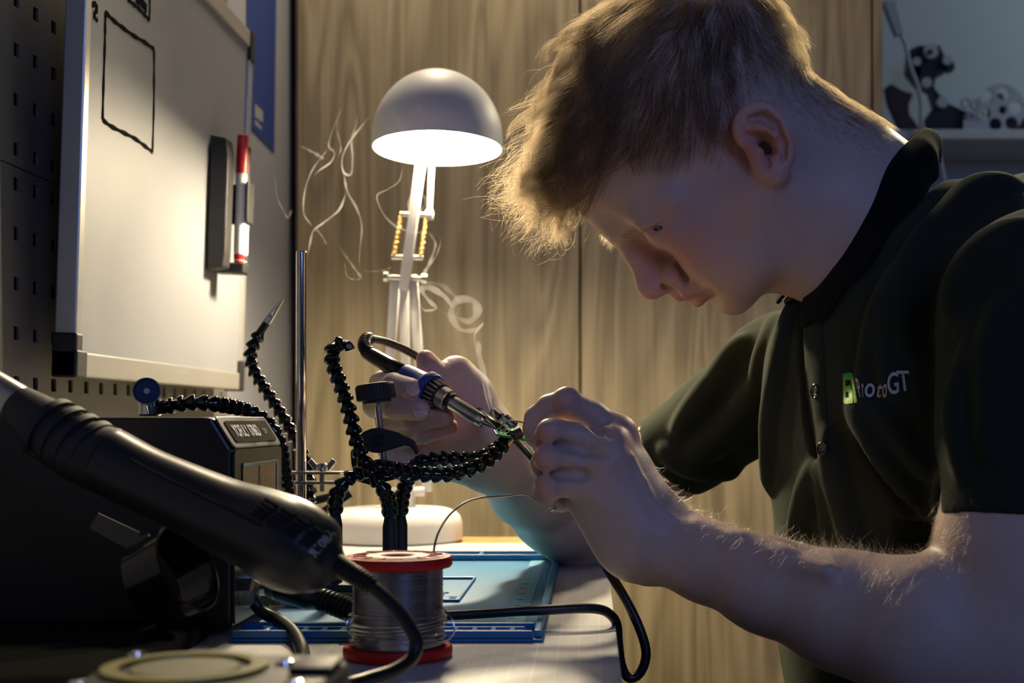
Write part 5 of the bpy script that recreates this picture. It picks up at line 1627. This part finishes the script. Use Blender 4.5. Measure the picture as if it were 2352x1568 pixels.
em = [[(750,300),(890,272),(932,310),(938,402),(785,412)], [(750,300),(785,412),(800,520),(800,740),(805,845),(775,835),(760,800)],
      [(890,404),(938,402),(1012,790),(990,822),(952,825)], [(785,412),(800,520),(802,520),(800,412)],
      [(800,522),(893,502),(912,600),(850,616),(802,625)], [(850,616),(912,600),(928,724),(862,728)], [(800,730),(928,722),(934,828),(805,845)]]
for poly in em: surf_quad('emblem', [e(*p) for p in poly], M_gfade)
M_grey = mat('silver_print', (.62,.62,.64), .55)
def px_text(s, x0, y0, x1, y1, h, shear=0.0, lean=0.0, w=1.0):
    """text whose baseline runs from pixel (x0,y0) to (x1,y1), h pixels tall"""
    cu = bpy.data.curves.new('t', 'FONT'); cu.body = s; cu.size = 1.0; cu.resolution_u = 4; cu.offset = .012
    ob = bpy.data.objects.new('t', cu); COL.objects.link(ob)
    dg = bpy.context.evaluated_depsgraph_get(); dg.update()
    me = bpy.data.meshes.new_from_object(ob.evaluated_get(dg)); bpy.data.objects.remove(ob, do_unlink=True)
    bm = bmesh.new(); bm.from_mesh(me)
    bmesh.ops.triangulate(bm, faces=bm.faces)
    bmesh.ops.subdivide_edges(bm, edges=[e_ for e_ in bm.edges if e_.calc_length() > .12], cuts=2)
    xs_ = [v.co.x for v in bm.verts]; a_, b_ = min(xs_), max(xs_)
    for v in bm.verts:
        u = (v.co.x - a_)/(b_ - a_); hh_ = v.co.y / .72
        x = x0 + (x1-x0)*u + lean*hh_; y = y0 + (y1-y0)*u - h*hh_
        p = on(SB, x, y); d = (EYE - p).normalized()
        v.co = p + d*.0008 - P0
    bmesh.ops.remove_doubles(bm, verts=bm.verts, dist=1e-7)
    bm.to_mesh(me); bm.free(); me.materials.clear(); me.name = 'lettering'
    return link('lettering', me, M_grey, shirt)
px_text('P', *e(1055,715), *e(1105,715), 44, lean=-11)
px_text('r', *e(1108,712), *e(1140,712), 46, lean=-4)
px_text('o', *e(1142,718), *e(1325,705), 47, lean=2)
px_text('t', *e(1335,718), *e(1432,718), 38, lean=8)
px_text('o', *e(1462,725), *e(1540,715), 47, lean=2)
px_text('G', *e(1560,670), *e(1765,640), 50, lean=-2)
px_text('T', *e(1760,600), *e(1985,598), 47, lean=-6)

# ------------------------------------------------------------------ trousers and stool (just below the frame)
tf = Field()
tf.ell((.335, 1.0, CZ-.345), (fn, ln, TZ), (.112, .155, .10), .04)
for sgn, kx, ky in ((1, .03, .86), (-1, .0, 1.10)):
    hip = Vector((.32, 1.0, .50)) + ln*.085*sgn
    knee = Vector((kx-.06, ky, .50)); foot = Vector((kx-.02, ky, .10))
    tf.cone(hip, knee, .078, .058, .04); tf.cone(knee, foot, .057, .042, .02)
D, l0 = tf.eval((-.14, .76, .06), (.48, 1.2, .64), .008)
tv, tq = surface_net(D, l0, .008, 2)
link('trousers', np_mesh('trousers', tv - np.array(P0), tq), mat('dark_denim', (.018,.019,.022), .8), person)
sf = Field()
for ky, kx in ((.86, .03), (1.10, .0)):
    sf.cone((kx-.02, ky, .045), (kx-.15, ky, .036), .043, .036, .02); sf.cone((kx+.03, ky, .042), (kx-.02, ky, .06), .036, .040, .02)
D, l0 = sf.eval((-.22, .80, .001), (.10, 1.16, .12), .006)
tv, tq = surface_net(D, l0, .006, 2)
link('shoes', np_mesh('shoes', tv - np.array(P0), tq), M_blackmatte, person)
stl = empty('stool', (.36, 1.0, 0), 'round black stool under the man below the desk edge', 'stool')
MB().lathe((.36,1.0,.385), (0,0,1), [(0,.15),(.006,.165),(.03,.168),(.038,.155),(.040,0)], 40).build('seat', M_blackmatte, stl, origin=(.36,1.0,0))
MB().lathe((.36,1.0,.04), (0,0,1), [(0,.03),(.02,.026),(.345,.024)], 24).build('post', M_chrome, stl, origin=(.36,1.0,0))
MB().lathe((.36,1.0,0), (0,0,1), [(0,.19),(.012,.19),(.03,.06),(.04,.032)], 40).build('base', M_chrome, stl, origin=(.36,1.0,0))
# ------------------------------------------------------------------ hair
def strands(name, pts, rad, m, parent, origin):
    """pts (n strands, k points, 3), rad (k,) or (n, k)"""
    n, k, _ = pts.shape
    cu = bpy.data.hair_curves.new(name)
    cu.add_curves([k] * n)
    cu.position_data.foreach_set('vector', np.ascontiguousarray(pts - np.array(origin), np.float32).ravel())
    at = cu.attributes.get('radius') or cu.attributes.new('radius', 'FLOAT', 'POINT')
    at.data.foreach_set('value', np.ascontiguousarray(np.broadcast_to(rad, (n, k)), np.float32).ravel())
    cu.materials.append(m)
    o = bpy.data.objects.new(name, cu); COL.objects.link(o); o.parent = parent
    return o
def hair_mat(name, c, rough=.32, rr=.35):
    m = bpy.data.materials.new(name); m.use_nodes = True
    nt = m.node_tree; nt.nodes.clear()
    h = nt.nodes.new('ShaderNodeBsdfHairPrincipled'); h.parametrization = 'COLOR'
    h.inputs['Color'].default_value = (*c, 1); h.inputs['Roughness'].default_value = rough; h.inputs['Radial Roughness'].default_value = rr
    h.inputs['Random Roughness'].default_value = .2
    hi = nt.nodes.new('ShaderNodeHairInfo')
    hs = nt.nodes.new('ShaderNodeHueSaturation'); hs.inputs['Color'].default_value = (*c, 1)
    mr = nt.nodes.new('ShaderNodeMapRange'); mr.inputs['To Min'].default_value = .65; mr.inputs['To Max'].default_value = 1.3
    nt.links.new(hi.outputs['Random'], mr.inputs['Value']); nt.links.new(mr.outputs[0], hs.inputs['Value'])
    nt.links.new(hs.outputs['Color'], h.inputs['Color'])
    o = nt.nodes.new('ShaderNodeOutputMaterial'); nt.links.new(h.outputs[0], o.inputs[0])
    return m
M_hair = hair_mat('dark_blond_hair', (.024,.0145,.0065))
M_fuzz = hair_mat('blond_body_hair', (.62,.44,.20))

HN = normals_of(HEADV, HEADQ)
def project(V):
    W = V.copy()
    far = W[:, 1] > HY
    W[far, 1] = 2*HY - W[far, 1]
    return CX + W[:, 0]/W[:, 1]*F, CY - (W[:, 2]-CZ)/W[:, 1]*F
hl = np.array([(1200,470),(1335,462),(1385,410),(1440,362),(1520,338),(1600,345),(1650,376),(1682,350),(1690,290),(1706,252),(1760,232),(1815,262),(1845,300),(1890,312),(1960,345),(2040,380)], float)
def line_y(x): return np.interp(x, hl[:, 0], hl[:, 1])
tri_c = HEADV[HEADQ].mean(1)
q = HEADV[HEADQ]
areaq = np.linalg.norm(np.cross(q[:, 2]-q[:, 0], q[:, 3]-q[:, 1]), axis=1) / 2
px_, py_ = project(tri_c)
above = line_y(px_) - py_
# not on the ears
earmask = (np.abs(tri_c[:, 1] - HY) > .0745) & (px_ > 1690) & (px_ < 1830) & (py_ > 236)
ok = (above > 0) & ~earmask & (px_ < 2030)
rs = np.random.default_rng(3)
# thinner at the nape and round the ear: probability falls with height above the hairline
wgt = areaq * ok * np.where(px_ > 1640, np.clip(.55 + above/160, .55, 1.4), 1.25)
NS = 24000
pick = rs.choice(len(wgt), NS, p=wgt/wgt.sum())
root = tri_c[pick] + rs.normal(0, .0006, (NS, 3)); nrm = HN[HEADQ[pick]].mean(1)
rx, ry = px_[pick], py_[pick]; ab = above[pick]
# lengths
L_back = np.clip(.0026 + ab*.00012, .0026, .050)
L_front = .024 + np.clip(ab*.00020, 0, .036) + .018*np.clip((1430 - rx)/90, 0, 1)
t = np.clip((rx - 1560)/130, 0, 1); L = L_front*(1-t) + L_back*t
sb = (rx > 1600) & (rx < 1700) & (ab < 70)          # sideburn
L[sb] = np.minimum(L[sb], .009)
L *= rs.uniform(.72, 1.12, NS)
L *= 1 - .35*np.clip((330 - ry)/200, 0, 1)*np.clip((1500 - rx)/150, 0, 1)
# flow in the picture plane
fx = np.interp(rx, [1230, 1330, 1450, 1600, 1720, 1900], [-.95, -.80, -.45, -.08, .35, .8]); fz = -np.sqrt(np.maximum(1 - fx*fx, .05))
top = np.clip((170 - ry)/200, 0, 1)*np.clip((1820-rx)/420, 0, 1)
fx = fx*(1-top) - .55*top; fz = fz*(1-top) - .80*top
flow = np.stack([fx, np.zeros(NS), fz], 1); flow /= np.linalg.norm(flow, axis=1, keepdims=True)
flow_t = flow - nrm*(flow*nrm).sum(1, keepdims=True)
ft = np.linalg.norm(flow_t, axis=1, keepdims=True); flow_t = np.where(ft > .15, flow_t/np.maximum(ft, 1e-6), flow)
# locks
NC = 380
cidx = rs.choice(NS, NC, replace=False)
cpos = root[cidx]
own = np.zeros(NS, int)
for i in range(0, NS, 2000):
    own[i:i+2000] = ((root[i:i+2000, None, :] - cpos[None])**2).sum(2).argmin(1)
crnd = rs.normal(0, 1, (NC, 3)); cph = rs.uniform(0, 6.28, NC); cfr = rs.uniform(.6, 1.5, NC); cu1 = rs.normal(0, 1, (NC, 3)); cu1 /= np.linalg.norm(cu1, axis=1, keepdims=True)
K = 11
front = np.clip((1520 - rx)/220, 0, 1) * np.clip((520-ry)/60, 0, 1)
pts = np.zeros((NS, K, 3)); pts[:, 0] = root
low = np.clip((ry - 230)/170, 0, 1)          # only the fringe stands far off the skull
lift = np.where(rx > 1640, .35, .42) + .95*front*low*rs.uniform(.4, 1.15, NS)
short = L < .014
lift[short] += .35
dirv = flow_t + nrm*lift[:, None] + .36*crnd[own]*(.45+.75*front[:, None]) + rs.normal(0, .10, (NS, 3))
dirv /= np.linalg.norm(dirv, axis=1, keepdims=True)
step = (L/(K-1))[:, None]
cC = np.array(Hd(1552, 247)); cA = np.array([list(fwd), list(upw), [0,1,0]]); cR = np.array([316*s1, 262*s1, 232*s1])
floorh = rs.uniform(.0012, .0075, NS) + front*rs.uniform(0, .022, NS)*(.25 + .75*low)
grav = np.array([0, 0, -1.0])
for j in range(1, K):
    tt = j/(K-1)
    ph = cph[own] + cfr[own]*tt*5.0
    wave = cu1[own]*np.sin(ph)[:, None] + np.cross(cu1[own], flow_t)*np.cos(ph)[:, None]
    dirv = dirv + .16*flow_t*(1-front[:, None]*low[:, None]*.5) + grav*(.09 + .13*front[:, None]*tt) + wave*(.16 + .26*front[:, None]) * (L[:, None] > .02) + rs.normal(0, .05, (NS, 3))*(1+.5*front[:, None])
    dirv /= np.linalg.norm(dirv, axis=1, keepdims=True)
    p = pts[:, j-1] + dirv*step
    # stay off the skull
    u = (p - cC) @ cA.T
    rr = np.sqrt(((u/cR)**2).sum(1)); dist = (rr - 1)*np.linalg.norm(u, axis=1)/np.maximum(rr, 1e-6)
    want = floorh*min(1, tt*2.5)
    push = np.clip(want - dist, 0, .02)
    out = ((u/cR**2) @ cA); out /= np.linalg.norm(out, axis=1, keepdims=True)
    p = p + out*push[:, None]
    pts[:, j] = p
# draw locks together towards the tips
mean = np.zeros((NC, K, 3)); cnt_ = np.bincount(own, minlength=NC)[:, None, None]
np.add.at(mean, own, pts - root[:, None]); mean /= np.maximum(cnt_, 1)
prof_ = np.linspace(0, 1, K)[None, :, None]
mroot = np.zeros((NC, 3)); np.add.at(mroot, own, root); mroot /= np.maximum(cnt_[:, 0], 1)
tgt = mean[own] + mroot[own][:, None]
pull = ((.55+.40*front)*rs.uniform(.45, 1.15, NS)).clip(0, .94)[:, None, None] * prof_**1.3 * (L > .02)[:, None, None]
pts = pts*(1-pull) + tgt*pull
rad_ = np.linspace(1, .35, K)[None, :] * (np.where(L < .010, .000048, .000061) * rs.choice([1, 1, 1.7], NS))[:, None]
# loose curls that stand off the fringe and the outline of the head
fl = rs.choice(np.where((front > .25) & (L > .03) & (ry > 230))[0], 900)
fl2 = rs.choice(np.where((L > .015) & (ry < 300))[0], 160)
fi = np.r_[fl, fl2]; nf = len(fi)
base_ = pts[fi].copy(); Lf = L[fi]
cv1 = rs.normal(0, 1, (nf, 3)); cv1 /= np.linalg.norm(cv1, axis=1, keepdims=True)
cv2 = np.cross(cv1, flow_t[fi]); cv2 /= np.maximum(np.linalg.norm(cv2, axis=1, keepdims=True), 1e-6)
ts = np.linspace(0, 1, K)[None, :, None]; amp = (rs.uniform(.002, .010, nf)*(.35+front[fi]))[:, None, None]; frq = rs.uniform(3.0, 8.0, nf)[:, None, None]
outd = nrm[fi] + .5*flow[fi]; outd /= np.linalg.norm(outd, axis=1, keepdims=True)
curl = base_ + outd[:, None]*ts**1.3*(rs.uniform(.0, .018, nf)*(.3+front[fi]))[:, None, None] + amp*ts*(cv1[:, None]*np.sin(frq*ts) + cv2[:, None]*(np.cos(frq*ts) - 1))
pts = np.concatenate([pts, curl]); rad_ = np.concatenate([rad_, np.linspace(1, .4, K)[None, :]*np.full((nf, 1), .00008)])
hair = strands('hair', pts, rad_, M_hair, person, P0)
hair['label'] = 'tousled dark blond hair, short at the nape'; hair['kind'] = 'stuff'

# brows and lashes
def tufts(line, width, n, ln, dr, name, lift=.4, rad0=.00006):
    lpts = spline(line, 40)
    V, Nn = HEADV, HN
    vx, vy = CX + V[:, 0]/V[:, 1]*F, CY - (V[:, 2]-CZ)/V[:, 1]*F
    nearv = V[:, 1] < HY + .004
    d = np.min(np.hypot(vx[:, None] - lpts[None, :, 0], vy[:, None] - lpts[None, :, 1]), 1)
    c = np.where((d < width) & nearv & (Nn[:, 1] < .1))[0]
    if len(c) == 0: return None
    i = rs.choice(c, n); r0 = V[i] + rs.normal(0, .0003, (n, 3)); nn = Nn[i]
    dd = np.array(list(d2(*dr)))[None] + nn*lift + rs.normal(0, .22, (n, 3)); dd /= np.linalg.norm(dd, axis=1, keepdims=True)
    ll = ln*rs.uniform(.5, 1.15, n)[:, None, None]
    s_ = np.linspace(0, 1, 5)[None, :, None]
    p = r0[:, None] + dd[:, None]*ll*s_ - nn[:, None]*ll*.35*s_**2 + np.array([0, 0, -1.])*ll*.15*s_**2
    o = strands(name, p, np.linspace(1, .3, 5)[None]*rad0, M_fuzz if rad0 < .00003 else M_hair, person, P0)
    o['kind'] = 'stuff'
    return o
tufts([(1432,540),(1470,512),(1510,490),(1552,476)], 8, 420, .0075, (.8,-.45), 'eyebrow', .15, .000045)
tufts([(1372,540),(1392,550),(1410,556)], 8, 90, .007, (-.3,.9), 'eyebrow', .6)
tufts([(1478,527),(1500,517),(1528,505)], 4, 70, .0055, (-.8,.55), 'eyelashes', .3, .00004)

# fine hair on the near forearm and hand edge
def arm_fuzz(V, Q, cond, n, ln, name, dr, seed):
    r2 = np.random.default_rng(seed)
    Nn = normals_of(V, Q); c_ = V[Q].mean(1); nq = Nn[Q].mean(1)
    qq = V[Q]; aq = np.linalg.norm(np.cross(qq[:, 2]-qq[:, 0], qq[:, 3]-qq[:, 1]), axis=1)
    X, Yp = CX + c_[:, 0]/c_[:, 1]*F, CY - (c_[:, 2]-CZ)/c_[:, 1]*F
    w_ = aq * cond(X, Yp, nq)
    i = r2.choice(len(w_), n, p=w_/w_.sum())
    r0, nn = c_[i], nq[i]
    dd = np.array(dr)[None] - nn*(nn @ np.array(dr))[:, None]
    dd = dd/np.maximum(np.linalg.norm(dd, axis=1, keepdims=True), 1e-6)
    dd = dd*.8 + nn*r2.uniform(.25, .9, (n, 1)) + r2.normal(0, .3, (n, 3)); dd /= np.linalg.norm(dd, axis=1, keepdims=True)
    cv = r2.normal(0, .5, (n, 3))
    ll = ln*r2.uniform(.4, 1.25, n)[:, None, None]; s_ = np.linspace(0, 1, 6)[None, :, None]
    p = r0[:, None] + dd[:, None]*ll*s_ + cv[:, None]*ll*.5*s_**2 - nn[:, None]*ll*.25*s_**2
    o = strands(name, p, np.linspace(1, .3, 6)[None]*.00005, M_fuzz, person, P0)
    o['kind'] = 'stuff'
arm_fuzz(LARMV, LARMQ, lambda X, Y_, n_: (X > 1500)*(X < 2240)*np.clip(n_[:, 2]*1.3+.15, 0, 1)*np.clip((X-1480)/120, 0, 1)*np.clip(n_[:,1]*-.3+1, .3, 1.2), 2600, .0115, 'arm_hair', (-.35, -.45, -.55), 5)
# ------------------------------------------------------------------ smoke curling up from the tip: thin closed ribbons filled with a scattering medium
def smoke_mat(name, dens):
    m = bpy.data.materials.new(name); m.use_nodes = True
    nt = m.node_tree; nt.nodes.clear()
    v = nt.nodes.new('ShaderNodeVolumeScatter'); v.inputs['Color'].default_value = (.95,.95,.95,1)
    v.inputs['Density'].default_value = dens; v.inputs['Anisotropy'].default_value = .25
    o = nt.nodes.new('ShaderNodeOutputMaterial'); nt.links.new(v.outputs[0], o.inputs['Volume'])
    return m
M_smoke = smoke_mat('dense_smoke', 110.0); M_smoke2 = smoke_mat('thin_smoke', 32.0)
smk = empty('smoke', P(1140, 970, .985), 'pale wisps of smoke curling up from the soldering iron tip', 'smoke')
smo_ = Vector(smk.location)
def wisp(pts, w0, w1, m, name='wisp', flat=.35, n=60):
    q = spline([(*P(x, y, Y), 0) for x, y, Y in pts], n)
    rad = []
    for i in range(n):
        t = i/(n-1); e = min(1, t*8, (1-t)*8)
        rad.append(max(1.25*(w0 + (w1-w0)*t)*(.25+.75*e)*(1 + .25*math.sin(i*.37+w0*9000)), .00008))
    o = MB().tube([Vector(x[:3]) for x in q], rad, 10, True, flat, ref=(.5,-.8,.2)).build(name, m, smk, origin=smo_)
    return o
# main plume
wisp([(1140,975,.985),(1122,930,.99),(1108,870,1.0),(1097,810,1.01),(1090,770,1.02),(1108,745,1.03),(1090,758,1.035),(1055,755,1.04),(1036,720,1.045),(1050,690,1.05),(1085,690,1.05),(1097,715,1.05),(1078,738,1.05),(1048,728,1.05)], .0010, .0030, M_smoke, flat=.5, n=140)
wisp([(1138,970,.985),(1128,925,.99),(1118,880,1.0),(1104,820,1.01),(1096,780,1.02)], .0008, .0030, M_smoke, flat=.4)
wisp([(1040,705,1.05),(1020,680,1.055),(990,662,1.06),(968,665,1.065),(985,690,1.07),(1002,708,1.07),(975,712,1.07),(962,690,1.07)], .0028, .0012, M_smoke, flat=.5, n=90)
wisp([(1060,700,1.05),(1035,670,1.055),(1005,652,1.06),(972,655,1.065),(960,680,1.07),(975,700,1.07)], .0022, .0010, M_smoke2, flat=.6, n=70)
wisp([(1010,712,1.06),(1038,728,1.06),(1052,716,1.06),(1056,700,1.06)], .0016, .0010, M_smoke2)
# wisps round the lamp arm
W2 = [([(925,380,1.30),(917,415,1.30),(890,435,1.30),(866,450,1.30),(880,490,1.30),(910,520,1.30),(950,533,1.30),(984,532,1.30)], .0011, .0014, M_smoke),
      ([(984,532,1.30),(1000,560,1.30),(988,600,1.30),(970,630,1.30)], .0012, .0022, M_smoke2),
      ([(960,440,1.30),(976,455,1.30),(970,480,1.30),(945,495,1.30),(940,460,1.30),(968,430,1.30)], .0010, .0016, M_smoke2),
      ([(1015,540,1.30),(1005,580,1.30),(985,612,1.30),(968,640,1.30)], .0008, .0020, M_smoke2),
      # left plume
      ([(778,212,1.36),(788,240,1.36),(775,270,1.36),(762,305,1.36),(755,335,1.36),(768,350,1.36),(760,372,1.36),(735,390,1.36),(722,402,1.36)], .0009, .0018, M_smoke),
      ([(775,268,1.36),(774,300,1.36),(783,335,1.36),(778,362,1.36)], .0010, .0012, M_smoke2),
      ([(755,340,1.36),(735,365,1.36),(715,395,1.36),(700,440,1.36),(698,490,1.36),(718,520,1.36)], .0012, .0016, M_smoke2),
      ([(860,255,1.36),(830,290,1.36),(800,330,1.36),(786,365,1.36),(789,395,1.36),(806,400,1.36),(810,365,1.36),(808,320,1.36),(820,270,1.36),(800,235,1.36)], .0022, .0012, M_smoke),
      ([(789,395,1.36),(798,440,1.36),(820,480,1.36),(831,520,1.36),(827,570,1.36),(824,620,1.36)], .0018, .0008, M_smoke),
      ([(795,440,1.36),(780,480,1.36),(745,510,1.36),(720,530,1.36),(712,560,1.36),(706,590,1.36)], .0022, .0016, M_smoke),
      ([(720,520,1.36),(738,540,1.36),(752,565,1.36)], .0014, .0008, M_smoke2),
      ([(780,567,1.36),(805,603,1.36),(833,641,1.36)], .0007, .0016, M_smoke),
      ([(833,641,1.36),(800,637,1.36),(790,600,1.36)], .0012, .0006, M_smoke2),
      ([(632,400,1.36),(636,450,1.36),(652,485,1.36),(662,500,1.36),(670,480,1.36)], .0006, .0012, M_smoke2),
      ([(690,335,1.36),(720,350,1.36),(745,365,1.36)], .0012, .0020, M_smoke2),
      ([(895,205,1.36),(905,225,1.36),(898,250,1.36),(920,290,1.36),(932,308,1.36)], .0014, .0008, M_smoke2),
      ([(918,200,1.36),(925,222,1.36),(916,230,1.36)], .0016, .0010, M_smoke2),
      ([(962,240,1.36),(968,255,1.36),(966,262,1.36)], .0014, .0008, M_smoke2),
      ([(830,622,1.36),(870,622,1.36),(900,614,1.36)], .0006, .0009, M_smoke2),
      ([(1030,770,1.08),(1050,800,1.08),(1065,822,1.08)], .0005, .0006, M_smoke2)]
for pts, a, b, m in W2: wisp(pts, a*1.15, b*1.3, M_smoke2, flat=.3)
bpy.context.view_layer.update()
